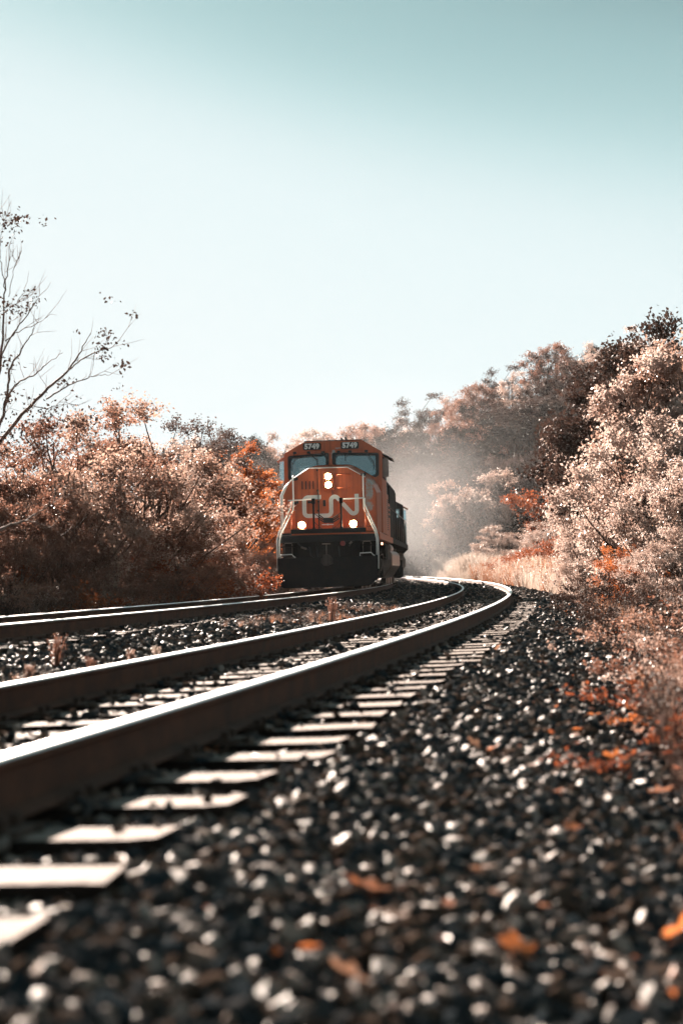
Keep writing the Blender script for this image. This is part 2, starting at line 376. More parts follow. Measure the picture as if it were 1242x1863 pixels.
def track(label, uc, topf, slope, y0, y1, spacing, rail_names, ymax_plate, seed):
    root = empty('railway_track', P(uc, ph_of_y(4), topf(uc)-.2)); tag(root, label, 'railway track', 'two curving railway tracks')
    inv = root.matrix_basis.inverted()
    for k, du in enumerate((.7525-.0, -.7525)):
        o = rail('rail', uc+du, topf, slope, root); o.matrix_parent_inverse = Matrix.Translation(-Vector(root.location))
    r = random.Random(seed); ph = ph_of_y(y0); phe = ph_of_y(y1); pos = []
    while ph < phe:
        p = ph + r.uniform(-.02, .02)/R0; off = r.uniform(-.045, .045); yaw = r.uniform(-.012, .012)
        me = SLM[r.randrange(6)]
        o = link('sleeper', me, root); c = P(uc+off, p, topf(uc)-RAIL_H-PL)
        o.location = c - root.location; o.rotation_euler = Euler((r.uniform(-.01,.01), -math.atan(slope), p+yaw)); pos.append((p, off))
        if c.y < ymax_plate:
            for du in (.7525, -.7525):
                q = link('tie_plate', PLM, o); q.location = (du-off, 0, 0)
        ph += spacing/R0
    SLEEP[uc] = np.array(pos); return root
U1 = -.037-.7525; U2 = -SP-.037-.7525
t1 = track('near railway track with shiny rails curving left, its wooden sleeper ends lit along the gravel', U1, top1, SL1, 1.33, 130, .565, None, 45, 11)
t2 = track('far railway track on the left that the orange locomotive runs on', U2, top2, SL2, 12, 150, .56, None, 45, 12)

# ------------------------------------------------------------------ scattering (one object of kind stuff, points carry instances)
def scatter(name, pts, rots, scl, meshes, parent=None, **tags):
    src = bpy.data.collections.new(name+'_pieces')
    for m in meshes:
        so_ = bpy.data.objects.new(m.name, m); src.objects.link(so_)
    me = bpy.data.meshes.new(name); me.vertices.add(len(pts)); me.vertices.foreach_set('co', np.asarray(pts, np.float32).ravel())
    a = me.attributes.new('rot', 'FLOAT_VECTOR', 'POINT'); a.data.foreach_set('vector', np.asarray(rots, np.float32).ravel())
    a = me.attributes.new('scl', 'FLOAT_VECTOR', 'POINT'); a.data.foreach_set('vector', np.asarray(scl, np.float32).ravel())
    a = me.attributes.new('pick', 'INT', 'POINT'); a.data.foreach_set('value', np.random.RandomState(5).randint(0, len(meshes), len(pts)).astype(np.int32))
    o = link(name, me, parent)
    g = bpy.data.node_groups.new(name+'_nodes', 'GeometryNodeTree')
    g.interface.new_socket(name='Geometry', in_out='INPUT', socket_type='NodeSocketGeometry'); g.interface.new_socket(name='Geometry', in_out='OUTPUT', socket_type='NodeSocketGeometry')
    N = g.nodes.new; L = g.links.new
    gi = N('NodeGroupInput'); go = N('NodeGroupOutput'); ci = N('GeometryNodeCollectionInfo'); ci.inputs['Collection'].default_value = src
    ci.inputs['Separate Children'].default_value = True; ci.inputs['Reset Children'].default_value = True
    ip = N('GeometryNodeInstanceOnPoints'); ip.inputs['Pick Instance'].default_value = True
    def na(n_, t_):
        k = N('GeometryNodeInputNamedAttribute'); k.data_type = t_; k.inputs['Name'].default_value = n_; return [s for s in k.outputs if s.enabled and s.name == 'Attribute'][0]
    er = N('FunctionNodeEulerToRotation'); L(na('rot', 'FLOAT_VECTOR'), er.inputs[0])
    L(gi.outputs[0], ip.inputs['Points']); L(ci.outputs[0], ip.inputs['Instance']); L(er.outputs[0], ip.inputs['Rotation'])
    L(na('scl', 'FLOAT_VECTOR'), ip.inputs['Scale']); L(na('pick', 'INT'), ip.inputs['Instance Index']); L(ip.outputs[0], go.inputs[0])
    mo = o.modifiers.new('scatter', 'NODES'); mo.node_group = g
    tag(o, **tags, kind='stuff'); return o
# stones
def stone_mat(name, c1, c2, rough):
    m = mat(name, c1, rough+.12, 0, .10, 0, 3., .25, 45); t = m.node_tree; b = t.nodes['Principled BSDF']
    oi = t.nodes.new('ShaderNodeObjectInfo'); r = t.nodes.new('ShaderNodeValToRGB')
    r.color_ramp.elements[0].color = (*c1, 1); r.color_ramp.elements[1].color = (*c2, 1); r.color_ramp.elements[1].position = .97
    e = r.color_ramp.elements.new(.70); e.color = (*tuple(.88*a_+.12*b_ for a_, b_ in zip(c1, c2)), 1)
    t.links.new(oi.outputs['Random'], r.inputs[0]); t.links.new(r.outputs[0], b.inputs['Base Color'])
    df = t.nodes.new('ShaderNodeBsdfDiffuse'); mxs = t.nodes.new('ShaderNodeMixShader'); t.links.new(r.outputs[0], df.inputs[0])
    t.links.new(b.inputs['Normal'].links[0].from_socket, df.inputs['Normal'])
    k = t.nodes.new('ShaderNodeMapRange'); k.inputs['From Min'].default_value = .74; k.inputs['From Max'].default_value = .95; k.inputs['To Max'].default_value = .6
    b.inputs['Roughness'].default_value = .42; b.inputs['Specular IOR Level'].default_value = .5
    t.links.new(oi.outputs['Random'], k.inputs[0]); t.links.new(k.outputs[0], mxs.inputs[0]); t.links.new(df.outputs[0], mxs.inputs[1]); t.links.new(b.outputs[0], mxs.inputs[2])
    t.links.new(mxs.outputs[0], t.nodes['Material Output'].inputs['Surface']); return m
M['stone'] = stone_mat('ballast_stone', (.017,.023,.027), (.20,.150,.125), .55)
M['stone_b'] = stone_mat('ballast_stone_brown', (.040,.028,.022), (.20,.138,.108), .55)
def stone_mesh(seed, m):
    r = random.Random(seed); bm = bmesh.new()
    for k in range(15):
        v = Vector((r.gauss(0, 1), r.gauss(0, 1), r.gauss(0, 1))).normalized()*r.uniform(.85, 1.1); bm.verts.new((v.x*1.35, v.y*.95, v.z*.55))
    bmesh.ops.convex_hull(bm, input=bm.verts); 
    bmesh.ops.delete(bm, geom=[v for v in bm.verts if not v.link_faces], context='VERTS')
    bmesh.ops.recalc_face_normals(bm, faces=bm.faces)
    me = bpy.data.meshes.new('stone'); bm.to_mesh(me); bm.free(); me.materials.append(m); return me
STM = [stone_mesh(100+k, M['stone'] if k % 3 else M['stone_b']) for k in range(9)]
def near_rail(u):
    d = np.minimum.reduce([abs(u-c) for c in (U1+.7525, U1-.7525, U2+.7525, U2-.7525)]); return d
def on_sleeper(u, ph, uc):
    S_ = SLEEP[uc]; d = np.abs(ph[:, None]-S_[None, :, 0]).min(1)*R0 if len(ph) < 4000 else None
    if d is None:
        ps = np.sort(S_[:, 0]); k = np.clip(np.searchsorted(ps, ph), 1, len(ps)-1); d = np.minimum(abs(ph-ps[k]), abs(ph-ps[k-1]))*R0
    return (d < .125) & (abs(u-uc) < 1.29)
RS = np.random.RandomState(42)
def ballast_zone(y0, y1, dens, size, margin):
    n = int((y1-y0)*(2*(y1*.235+margin))*dens); y = RS.uniform(y0, y1, n); x = RS.uniform(-1, 1, n)*(y1*.235+margin)
    k = abs(x) < y*.235+margin; x = x[k]; y = y[k]; u, ph = uph(x, y)
    edge = 2.15 + (vnoise(x, y, .8, 8)-.5)*.9
    k = (u < edge) & (u > -7.6); x, y, u, ph = x[k], y[k], u[k], ph[k]
    k = near_rail(u) > .085; x, y, u, ph = x[k], y[k], u[k], ph[k]
    onn = on_sleeper(u, ph, U1) | on_sleeper(u, ph, U2); keep = ~onn | (RS.rand(len(x)) < np.where(y > 62, .8, np.where(u < -.2, .16, np.where(u < .17, .42, .03))))
    x, y, u, ph, onn = x[keep], y[keep], u[keep], ph[keep], onn[keep]
    s = size*(.55+.95*RS.rand(len(x))**2.2)*1.12; z = bed(u) + (vnoise(x, y, .45, 3)-.5)*.035 + RS.uniform(-.15, .55, len(x))*s + np.where(onn, .046, 0)
    return np.c_[x, y, z], s
A = [ballast_zone(*a_) for a_ in ((1.6, 6, 1900, .021, .5), (6, 14, 1250, .023, .6), (14, 30, 620, .029, 1.5), (30, 62, 230, .040, 2.5), (62, 130, 60, .06, -4))]
pts = np.vstack([a_[0] for a_ in A]); sc = np.concatenate([a_[1] for a_ in A])
scl3 = np.c_[sc*RS.uniform(.8, 1.3, len(sc)), sc*RS.uniform(.8, 1.2, len(sc)), sc*RS.uniform(.75, 1.2, len(sc))]
rt = np.c_[RS.uniform(-.9, .9, len(sc)), RS.uniform(-.9, .9, len(sc)), RS.uniform(0, 6.28, len(sc))]
scatter('ballast', pts, rt, scl3, STM)
print('stones', len(pts))

# ------------------------------------------------------------------ locomotive (x: viewer's right, y: away from the viewer, z: up from the rail head)
def locomotive(root):
    def B(name, mb, m, parent=root, bevel=0): return mb.build(name, m, parent, bevel)
    # nose
    NW = 1.42
    nose = [(-NW,1.72),(-NW,2.86),(-1.30,3.10),(-1.08,3.34),(-.58,3.66),(.58,3.66),(1.10,3.36),(1.32,3.10),(NW,2.86),(NW,1.72)]
    back = [(-1.48,1.72),(-1.48,2.96),(-1.36,3.22),(-1.14,3.46),(-.58,3.80),(.58,3.80),(1.16,3.46),(1.38,3.22),(1.48,2.96),(1.48,1.72)]
    mb = MB(); mb.prism(nose, 0, 1.62, 'y', off=back); nz = B('nose', mb, M['orange_worn'], bevel=.045)
    # thin white trim over the nose; thick left strip is sun glint painted white
    mb = MB(); mb.tube([(-NW+.03,.04,1.74),(-NW+.03,.04,2.85),(-1.27,0.04,3.09),(-1.10,.03,3.30)], [.06,.06,.05,.02], 10); mb.tube([(-1.10,.0,3.31),(-.57,.0,3.64),(.57,.0,3.64),(1.10,.0,3.33)], .013, 6); B('trim_and_glint', mb, M['white'], nz)
    # nose door seam and headlight housing plate
    mb = MB(); mb.box(-.30, .10, -.012, .02, 1.76, 3.62, 0); B('nose_door', mb, M['orange'], nz, .01)
    mb = MB()
    for z in (1.79, 2.35, 2.95, 3.55): mb.box(-.345, -.295, -.022, .0, z, z+.05)
    mb.box(-.315, -.305, -.016, .0, 1.76, 3.6); mb.box(.105, .115, -.016, 0, 1.76, 3.0); mb.box(-1.36, 1.36, -.008, 0, 1.86, 1.872); mb.box(.98, .99, -.008, 0, 1.76, 3.3); mb.box(-1.0, -.99, -.008, 0, 1.76, 3.3); B('panel_seam', mb, M['rubber'], nz)
    mb = MB()
    for k in range(26): mb.box(-1.32+.105*k, -1.305+.105*k, -.010, 0, 1.90, 1.915)
    B('rivets', mb, M['black'], nz)
    mb = MB(); mb.prism([(-.17,2.98),(-.17,3.54),(.17,3.54),(.17,2.98)], -.045, .02, 'y'); hh = B('headlight_housing', mb, M['orange'], nz, .015)
    def lamp(x, z, r, y, par, name):
        mb = MB(); n = 20; vs = []; fs = []
        for i, (rr, dy) in enumerate(((1., 0), (.96, -.02), (.75, -.042), (.4, -.055), (0.02, -.06))):
            for k in range(n): a_ = 2*math.pi*k/n; vs.append((x+rr*r*math.cos(a_), y+dy, z+rr*r*math.sin(a_)))
        for i in range(4):
            for k in range(n): fs.append((i*n+k, i*n+(k+1)%n, (i+1)*n+(k+1)%n, (i+1)*n+k))
        mb.add(vs, fs, 0, True); l = B(name, mb, M['lamp'], par)
        mb = MB(); mb.tube([(x, y+.004, z), (x, y-.004, z)], r*1.32, 24); B('reflector_glow', mb, M['reflector_glow'], l)
        mb = MB(); mb.tube([(x, y+.02, z), (x, y-.02, z)], r*1.42, 20, 0, None, False); return l, mb
    for z in (3.38, 3.13):
        l, mb = lamp(0.0, z, .078, -.048, root, 'headlight'); B('bezel', mb, M['black'], l)
    for x in (-.80, .72):
        l, mb = lamp(x, 1.955, .084, -.17, root, 'ditch_light'); B('bezel', mb, M['black'], l)
        mb = MB(); mb.box(x-.12, x+.12, -.15, .01, 1.82, 2.085, 0); B('bracket', mb, M['orange'], l, .01)
    # lettering: the white worm emblem on the nose, drawn as a thick stroke
    def arc(cx_, cz_, r, a0, a1, n=8): return [(cx_+r*math.cos(rad(a0+(a1-a0)*i/n)), cz_+r*math.sin(rad(a0+(a1-a0)*i/n))) for i in range(n+1)]
    pth = [(-.235,2.82)] + arc(-.655,2.695,.125,90,180) + arc(-.655,2.345,.125,180,270) + arc(-.04,2.345,.125,270,360) + arc(.205,2.70,.12,180,45,9) + arc(.80,2.375,.11,225,360,9) + [(.91,2.89)]
    def stroke(path, w, y0, y1):
        mb = MB(); L_ = []; R_ = []
        for i, p in enumerate(path):
            a_ = Vector(path[max(i-1, 0)]); c = Vector(path[min(i+1, len(path)-1)]); t = (c-a_).normalized(); n = Vector((-t.y, t.x))*w/2
            L_.append((p[0]+n.x, p[1]+n.y)); R_.append((p[0]-n.x, p[1]-n.y))
        vs = [(x, y0, z) for x, z in L_+R_] + [(x, y1, z) for x, z in L_+R_]; n = len(path); fs = []
        for i in range(n-1):
            fs += [(i, i+1, n+i+1, n+i), (2*n+i, 3*n+i, 3*n+i+1, 2*n+i+1), (i, 2*n+i, 2*n+i+1, i+1), (n+i, n+i+1, 3*n+i+1, 3*n+i)]
        fs += [(0, n, 3*n, 2*n), (n-1, 3*n-1, 4*n-1, 2*n-1)]
        mb.add(vs, fs); return mb
    pth = [((x_+.0)*.92-.01, (z_-2.52)*.92+2.50) for x_, z_ in pth]
    B('emblem', stroke(pth, .122, -.024, -.002), M['lettering'], nz)
    # CSA style little plate, louvres and grab irons
    mb = MB(); [mb.box(-.79+.11*k, -.76+.11*k, -.012, .005, 3.02, 3.26) for k in range(4)]; B('vent_slots', mb, M['rubber'], nz)
    for z in (3.43, 3.03, 2.62):
        mb = MB(); mb.tube([(.27,.0,z),(.27,-.07,z),(.66,-.07,z),(.66,.0,z)], .014, 6); B('grab_iron', mb, M['orange'], root)
    mb = MB(); mb.tube([(-.30,-.02,1.76),(-.30,-.02,2.98)], .02, 6); mb.box(-.33,-.27,-.05,0,2.62,2.66); mb.box(-.17,-.09,-.06,0,2.5,2.68); mb.box(-.62,-.40,-.08,0,2.60,2.66); B('door_latch', mb, M['rubber'], nz)
    # small hinged lugs
    for x, z in ((-1.0, 3.32), (-1.0, 2.62), (1.02, 3.40)):
        mb = MB(); mb.box(x-.05, x+.05, -.07, .01, z-.04, z+.04); mb.box(x+.03, x+.10, -.05, .01, z-.02, z+.06); B('bracket', mb, M['rubber'], nz)
    # cab front with two windscreens
    CW = 1.5
    yf = lambda p: -.10*(1-min(abs(p[0])/1.5, 1)) + .10*(p[1]-3.8)
    outer = [(-CW,1.72),(CW,1.72),(CW,4.22),(.92,4.575),(-.86,4.575),(-CW,4.22)]
    def rr(pts_, r=.07, n=4):
        o = []; N_ = len(pts_)
        for i, p in enumerate(pts_):
            p = Vector(p); a_ = Vector(pts_[i-1])-p; c = Vector(pts_[(i+1) % N_])-p; q = min(r, a_.length*.4, c.length*.4); s_ = p+a_.normalized()*q; e_ = p+c.normalized()*q
            for k in range(n+1):
                t = k/n; o.append(tuple(s_*(1-t)**2 + p*2*t*(1-t) + e_*t*t))
        return o
    wl = [(-.12,3.83),(-.12,4.20),(-1.36,4.14),(-1.36,3.44),(-1.22,3.37),(-.72,3.74),(-.52,3.83)]
    wr = [(.02,3.83),(.50,3.83),(.68,3.77),(1.28,3.42),(1.40,3.48),(1.40,4.16),(.02,4.20)]
    inset = lambda poly, k: [((p[0]-cx_)*k+cx_, (p[1]-cz_)*k+cz_) for cx_, cz_ in [(sum(q[0] for q in poly)/len(poly), sum(q[1] for q in poly)/len(poly))] for p in poly]
    mb = MB(); mb.plate(outer, [rr(wl), rr(wr)], 1.60, 1.68, 'y', yfun=yf); cf = B('cab_front', mb, M['orange_worn'])
    for w in (wl, wr):
        mb = MB(); mb.plate(inset(rr(w), 1.03), [inset(rr(w), .88)], 1.575, 1.61, 'y', yfun=yf); wf = B('windscreen_frame', mb, M['rubber'])
        mb = MB(); mb.plate(inset(rr(w), .97), [], 1.615, 1.622, 'y', yfun=lambda p: yf(p)+.10*(p[1]-3.8)); B('windscreen', mb, M['glass'], wf)
    # wipers
    for x, z, dx, dz in ((-1.15,4.23,-.14,-.30),(-.72,4.23,.24,-.22),(-.28,4.22,.15,-.30),(.20,4.22,-.14,-.22),(1.05,4.22,.22,-.36),(.55,4.22,-.16,-.12)):
        mb = MB(); y = 1.50; mb.box(x-.05, x+.05, y-.02, y+.06, z-.03, z+.04)
        mb.tube([(x,y-.02,z),(x+dx,y-.02,z+dz)], .012, 5); mb.tube([(x+dx,y-.02,z+dz+.10),(x+dx+.02,y-.02,z+dz-.17)], .010, 5); B('wiper', mb, M['rubber'])
    # number boards
    def text_mesh(body, size, m, depth=.004, bold=.012):
        cu = bpy.data.curves.new('digits', 'FONT'); cu.body = body; cu.size = size; cu.extrude = depth; cu.offset = bold; cu.align_x = 'CENTER'; cu.align_y = 'CENTER'; cu.resolution_u = 3
        cu.space_character = 1.08
        o = bpy.data.objects.new('digits', cu); me = bpy.data.meshes.new_from_object(o); bpy.data.objects.remove(o); me.materials.clear(); me.materials.append(m); return me
    numbers = []
    for x in (-.62, .545):
        mb = MB(); w, h = .275, .105; mb.plate(rr([(x-w,4.42-h),(x+w,4.42-h),(x+w,4.42+h),(x-w,4.42+h)], .05), [], 1.53, 1.62, 'y'); nb = B('number_board', mb, M['rubber'], root, .008)
        o = link('digits', text_mesh('5749', .215, M['lettering']), nb, (x, 1.527, 4.415), (math.pi/2, 0, 0)); o.scale = (1.0, 1.0, 1); numbers.append(nb)
    # cab shell: roof, sides, back, floor, seats
    rf = [(-CW,4.22),(-.86,4.575),(.92,4.575),(CW,4.22),(CW-.05,4.18),(.90,4.52),(-.84,4.52),(-CW+.05,4.18)]
    mb = MB(); mb.prism(rf, 1.685, 4.25, 'y'); B('cab_roof', mb, M['orange'])
    mb = MB(); mb.prism([(-.86,4.577),(.92,4.577),(.92,4.60),(-.86,4.60)], 1.62, 4.25); B('roof_lip', mb, M['black'])
    sidehole = rr([(2.25,3.45),(3.65,3.45),(3.65,4.08),(2.25,4.08)], .06)
    for sx in (-1, 1):
        mb = MB(); a0, a1 = (CW-.06, CW) if sx > 0 else (-CW, -CW+.06)
        mb.plate([(1.685,1.72),(4.25,1.72),(4.25,4.22),(1.685,4.22)], [sidehole], a0, a1, 'x'); cs = B('cab_side', mb, M['orange'])
        mb = MB(); mb.plate(inset(sidehole, 1.06), [inset(sidehole, .94)], sx*1.502, sx*1.53, 'x'); mb.box(sx*1.50-.01, sx*1.5+.01, 2.92, 2.97, 3.46, 4.07); B('side_window_frame', mb, M['rubber'], cs)
        mb = MB(); mb.prism([(sx*1.50,4.20),(sx*1.50,4.17),(sx*1.78,4.02),(sx*1.80,4.04)], 2.2, 3.75, 'y'); B('sunshade', mb, M['black'] if sx > 0 else M['orange'])
        mb = MB(); mb.box(sx*1.58-.01, sx*1.58+.01 if False else sx*1.58+.012, 2.05, 2.09, 3.42, 4.05); mb.box(sx*1.60-.09, sx*1.60+.09, 2.06, 2.075, 3.45, 4.02); B('wind_deflector', mb, M['glass'] if sx < 0 else M['steel'])
    bh = [rr([(-1.35,3.50),(-1.02,3.50),(-1.02,4.02),(-1.35,4.02)], .06), rr([(1.05,3.50),(1.36,3.50),(1.36,4.02),(1.05,4.02)], .06)]
    mb = MB(); mb.plate([(-CW,1.72),(CW,1.72),(CW,4.22),(.92,4.575),(-.86,4.575),(-CW,4.22)], bh, 4.25, 4.31, 'y'); B('cab_back', mb, M['inside'])
    mb = MB(); mb.plate([(-CW,1.72),(CW,1.72),(CW,4.22),(.92,4.575),(-.86,4.575),(-CW,4.22)], bh, 4.313, 4.318, 'y'); B('bulkhead', mb, M['grime'])
    mb = MB(); mb.box(-1.42,1.42,1.7,4.24,1.74,1.80); mb.box(-1.42,1.42,1.70,2.0,2.9,3.2); mb.box(-1.1,-.7,2.4,3.0,2.6,3.55); mb.box(.7,1.1,2.4,3.0,2.6,3.55); mb.box(.2,1.3,2.0,2.3,3.0,3.66); mb.box(-1.42,-1.0,3.6,4.24,1.8,3.45); B('cab_interior', mb, M['inside'])
    # roof gear
    mb = MB(); mb.tube([(.2,3.2,4.60),(.2,3.2,4.70),(.2,2.8,4.74)], .04, 8); mb.tube([(.33,3.2,4.60),(.33,3.2,4.72),(.33,2.7,4.77)], .035, 8); B('horn', mb, M['steel'])
    # deck, sill, anticlimber
    mb = MB(); mb.prism([(-1.49,1.50),(1.49,1.50),(1.49,1.70),(-1.49,1.70)], -.05, 8.0); B('walkway_sill', mb, [M['orange']], bevel=.015)
    mb = MB(); mb.prism([(-1.49,1.50),(1.49,1.50),(1.49,1.70),(-1.49,1.70)], 8.002, 21.3); B('walkway_sill', mb, [M['grime']], bevel=.015)
    mb = MB(); mb.box(-1.0, .95, -.42, -.06, 1.655, 1.70, 0); B('anticlimber', mb, M['orange'], bevel=.01)
    mb = MB(); mb.box(-1.45, 1.45, -.40, -.052, 1.44, 1.65, 0); B('end_beam', mb, M['black'], bevel=.02)
    mb = MB(); mb.box(-1.10, 1.10, -.43, -.38, 1.695, 1.83); mb.box(-1.45, -1.12, -.2, -.0, 1.66, 1.72); B('toe_board', mb, M['black'], bevel=.01)
    # front bulkhead below the deck
    mb = MB(); mb.box(-.95, .95, -.38, 0.2, .55, 1.44); mb.box(-1.42, 1.42, .1, .5, .45, 1.49); B('end_plate', mb, M['grime'], bevel=.02)
    mb = MB(); mb.prism([(-1.46,.22),(-1.46,.99),(1.44,.99),(1.44,.30),(1.18,.13),(.2,.11),(-1.30,.11)], -.86, -.80); mb.box(-1.3,-1.2,-.8,0,.4,.9); mb.box(1.1,1.2,-.8,0,.4,.9); B('pilot_plow', mb, M['dirt_face'], bevel=.02)
    mb = MB(); mb.box(-.14,.10,-.98,-.86,.76,1.04); mb.box(-.10,.06,-1.12,-.98,.74,1.06); mb.box(.06,.16,-1.10,-.98,.78,.98); mb.box(-.17,-.10,-1.06,-.94,.80,.96); mb.box(-.09,.05,-.9,-.3,.80,.98); B('coupler', mb, M['steel_dark'], bevel=.02)
    mb = MB(); mb.tube([(-.02,-.9,1.35),(-.02,-.92,1.05)], .015, 6); mb.tube([(-.15,-.88,1.37),(.1,-.88,1.37)], .016, 6); B('cut_lever', mb, M['steel'])
    for pts_ in ([(-.9,-.45,1.42),(-.78,-.5,1.30),(-.66,-.5,1.26),(-.6,-.5,1.22)], [(.60,-.45,1.30),(.66,-.5,1.36),(.72,-.45,1.44)], [(-.35,-.45,1.3),(-.30,-.6,1.0),(-.2,-.55,.9)], [(.3,-.45,1.3),(.34,-.6,1.0),(.24,-.55,.86)], [(-.56,-.45,1.3),(-.5,-.62,1.05),(-.42,-.5,1.0)]):
        mb = MB(); mb.tube(pts_, .022, 7); B('air_hose', mb, M['rubber'])
    for pts_ in ([(-.80,-.51,1.30),(-.64,-.52,1.24)], [(.62,-.50,1.36),(.69,-.50,1.42)]):
        mb = MB(); mb.tube(pts_, .03, 7); B('hose_fitting', mb, M['steel'])
    mb = MB(); mb.tube([(.42,-.48,1.43-.05),(.42,-.40,1.38)], .075, 14); B('marker_lamp', mb, M['lamp_red'])
    # steps each side with white grab loops and white tread edges
    for sx in (-1, 1):
        mb = MB()
        for z in (.62, .98, 1.32): mb.box(sx*1.22-.24, sx*1.22+.24, -.62, -.25, z-.02, z+.01)
        mb.box(sx*1.46-.012, sx*1.46+.012, -.62, -.2, .60, 1.6); B('step', mb, M['grime'])
        x0 = sx*1.15
        mb = MB(); mb.tube([(x0-.20,-.90,1.00),(x0-.20,-.90,1.08),(x0+.12,-.90,1.09),(x0+.18,-.90,1.02),(x0+.22,-.88,1.00)], .016, 6); B('step_edge', mb, M['white'])
        mb = MB(); mb.tube([(x0-.13,-.6,1.08),(x0-.13,-.6,1.38),(x0-.11,-.6,1.42),(x0+.08,-.6,1.42),(x0+.10,-.6,1.38),(x0+.10,-.6,1.08)], .013, 6); B('grab_loop', mb, M['steel'])
        # stair rails: two parallel white tubes from the nose down to the plow
        for d in (0, .085):
            X = lambda v: sx*(v+d*.6)
            mb = MB()
            if d == 0: q = [(X(1.04),-.05,3.42),(X(1.04),-.10,3.38),(X(1.04),-.12,2.60),(X(1.05),-.22,2.40),(X(1.37),-.50,1.72),(X(1.42),-.58,1.50),(X(1.42),-.66,1.02)]
            else: q = [(X(1.04),-.35,2.70),(X(1.04),-.35,2.50),(X(1.36),-.62,1.78),(X(1.42),-.72,1.52),(X(1.42),-.80,.62)]
            mb.tube(q, .021, 7); B('stair_rail', mb, M['white'])
        # end rail: dark horizontal bar with a post
        xa, xb = (-1.17, -.42) if sx < 0 else (.39, 1.08)
        mb = MB(); mb.tube([(xa,-.35,2.68),(xb,-.38,2.70)], .018, 6); B('end_rail', mb, M['white'])
        xp = xb if sx < 0 else xa
        mb = MB(); mb.box(xp-.028, xp+.028, -.42, -.36, 1.70, 2.72); mb.box(xp-.045, xp+.045, -.42, -.35, 1.70, 1.86); mb.box(xp-.05, xp+.05,-.42,-.35,2.56,2.72); B('rail_post', mb, M['black'])
        mb = MB(); mb.tube([(sx*1.10,-.30,2.66),(sx*1.10,-.30,1.70)], .014, 6); B('rail_post', mb, M['orange'])
    # chains between the end posts
    mb = MB()
    for z0 in (2.30, 2.05):
        mb.tube([(-.42+.81*t, -.40, z0-(.28 if z0 < 2.2 else .22)*math.sin(math.pi*t)) for t in [k/10 for k in range(11)]], .010, 5)
    B('safety_chain', mb, M['rubber'])
    # hazy folded walkover plate under the chain
    mb = MB(); [mb.tube([(-.30+.02*q,-.42,2.14+.05*q),(-.12,-.44,2.02+.055*q),(.14,-.44,2.0+.06*q),(.34-.02*q,-.42,2.12+.05*q)], .02, 6) for q in range(3)]; mb.box(-.12,.16,-.46,-.42,1.99,2.13); B('hose_bundle', mb, M['rubber'])
    mb = MB(); mb.box(-.18,.16,-.44,-.42,1.93,1.955); mb.box(-.03,.02,-.445,-.42,1.92,1.965); B('builder_plate', mb, M['white'])
    # side cabinets behind the cab on the viewer's right, with louvres and handles
    mb = MB(); mb.box(1.0, 1.46, 4.32, 5.9, 1.71, 3.1); mb.box(1.0, 1.44, 6.0, 7.3, 1.71, 2.85); cab = B('battery_box', mb, M['orange'], bevel=.03)
    for k in range(16):
        mb = MB(); mb.box(1.462, 1.475, 4.9, 5.6, 1.9+.065*k, 1.925+.065*k); B('louvre', mb, M['rubber'], cab)
    for k in range(3):
        for j in range(2): mb = MB(); mb.box(1.442, 1.455, 6.15+.5*j, 6.5+.5*j, 2.35+.15*k, 2.43+.15*k); B('louvre', mb, M['rubber'], cab)
    mb = MB(); mb.box(-1.46, -1.0, 4.32, 7.3, 1.71, 2.85); B('battery_box', mb, M['orange'], bevel=.03)
    # long hood, dynamic brake and radiator sections
    hood = lambda w, h, c: [(-w,1.71),(-w,h-c),(-w+c,h),(w-c,h),(w,h-c),(w,1.71)]
    mb = MB(); mb.prism(hood(.93, 4.15, .22), 4.32, 16.2); hd_ = B('long_hood', mb, M['grime'], bevel=.03)
    for k in range(11):
        mb = MB(); y0_ = 7.5+.78*k; mb.box(.932, .95, y0_, y0_+.70, 1.85, 3.3); mb.box(.95,.975,y0_+.60,y0_+.64,2.4,2.6); B('hood_door', mb, M['grime'], hd_)
    mb = MB(); mb.prism([(-1.05,3.35),(-1.08,4.1),(-.9,4.36),(.9,4.36),(1.08,4.1),(1.05,3.35)], 5.0, 8.2); B('brake_hatch', mb, M['grime'], bevel=.04)
    mb = MB(); mb.prism([(-1.0,1.71),(-1.0,4.05),(-.8,4.3),(.8,4.3),(1.0,4.05),(1.0,1.71)], 16.2, 20.9); B('radiator', mb, M['grime'], bevel=.04)
    for y_ in (5.8, 7.3, 17.2, 18.5, 19.8):
        mb = MB(); mb.tube([(0,y_,4.2),(0,y_,4.42)], .55, 20); B('roof_fan', mb, M['grime'])
    mb = MB(); mb.box(-.3,.3,10.4,11.2,4.14,4.5); B('exhaust_stack', mb, M['grime'], bevel=.02)
    for k in range(5): mb = MB(); mb.box(.5, .8, 9.0+1.3*k, 9.7+1.3*k, 4.05, 4.3); B('roof_box', mb, M['black'])
    # walkway handrails both sides with stanchions
    for sx in (-1, 1):
        mb = MB(); mb.tube([(sx*1.43, 7.4, 2.72),(sx*1.43, 21.0, 2.72)], .017, 6); B('handrail', mb, M['steel'])
        for k in range(9):
            mb = MB(); mb.tube([(sx*1.43, 7.5+1.68*k, 1.70),(sx*1.43, 7.5+1.68*k, 2.72)], .017, 6); B('stanchion', mb, M['white'] if k == 8 else M['steel'])
        mb = MB(); mb.tube([(sx*1.5, -.1, 3.1),(sx*1.62,.3,3.0)], .01, 5); 
    # fuel tank, reservoirs, underframe
    mb = MB(); mb.prism([(-1.35,1.28),(-1.46,1.15),(-1.46,.75),(-1.15,.30),(1.15,.30),(1.46,.75),(1.46,1.15),(1.35,1.28)], 7.7, 13.6, 'y'); B('fuel_tank', mb, M['steel'], bevel=.05)
    mb = MB(); mb.box(-1.0, 1.0, .5, 21.0, 1.1, 1.5); B('underframe', mb, M['grime'])
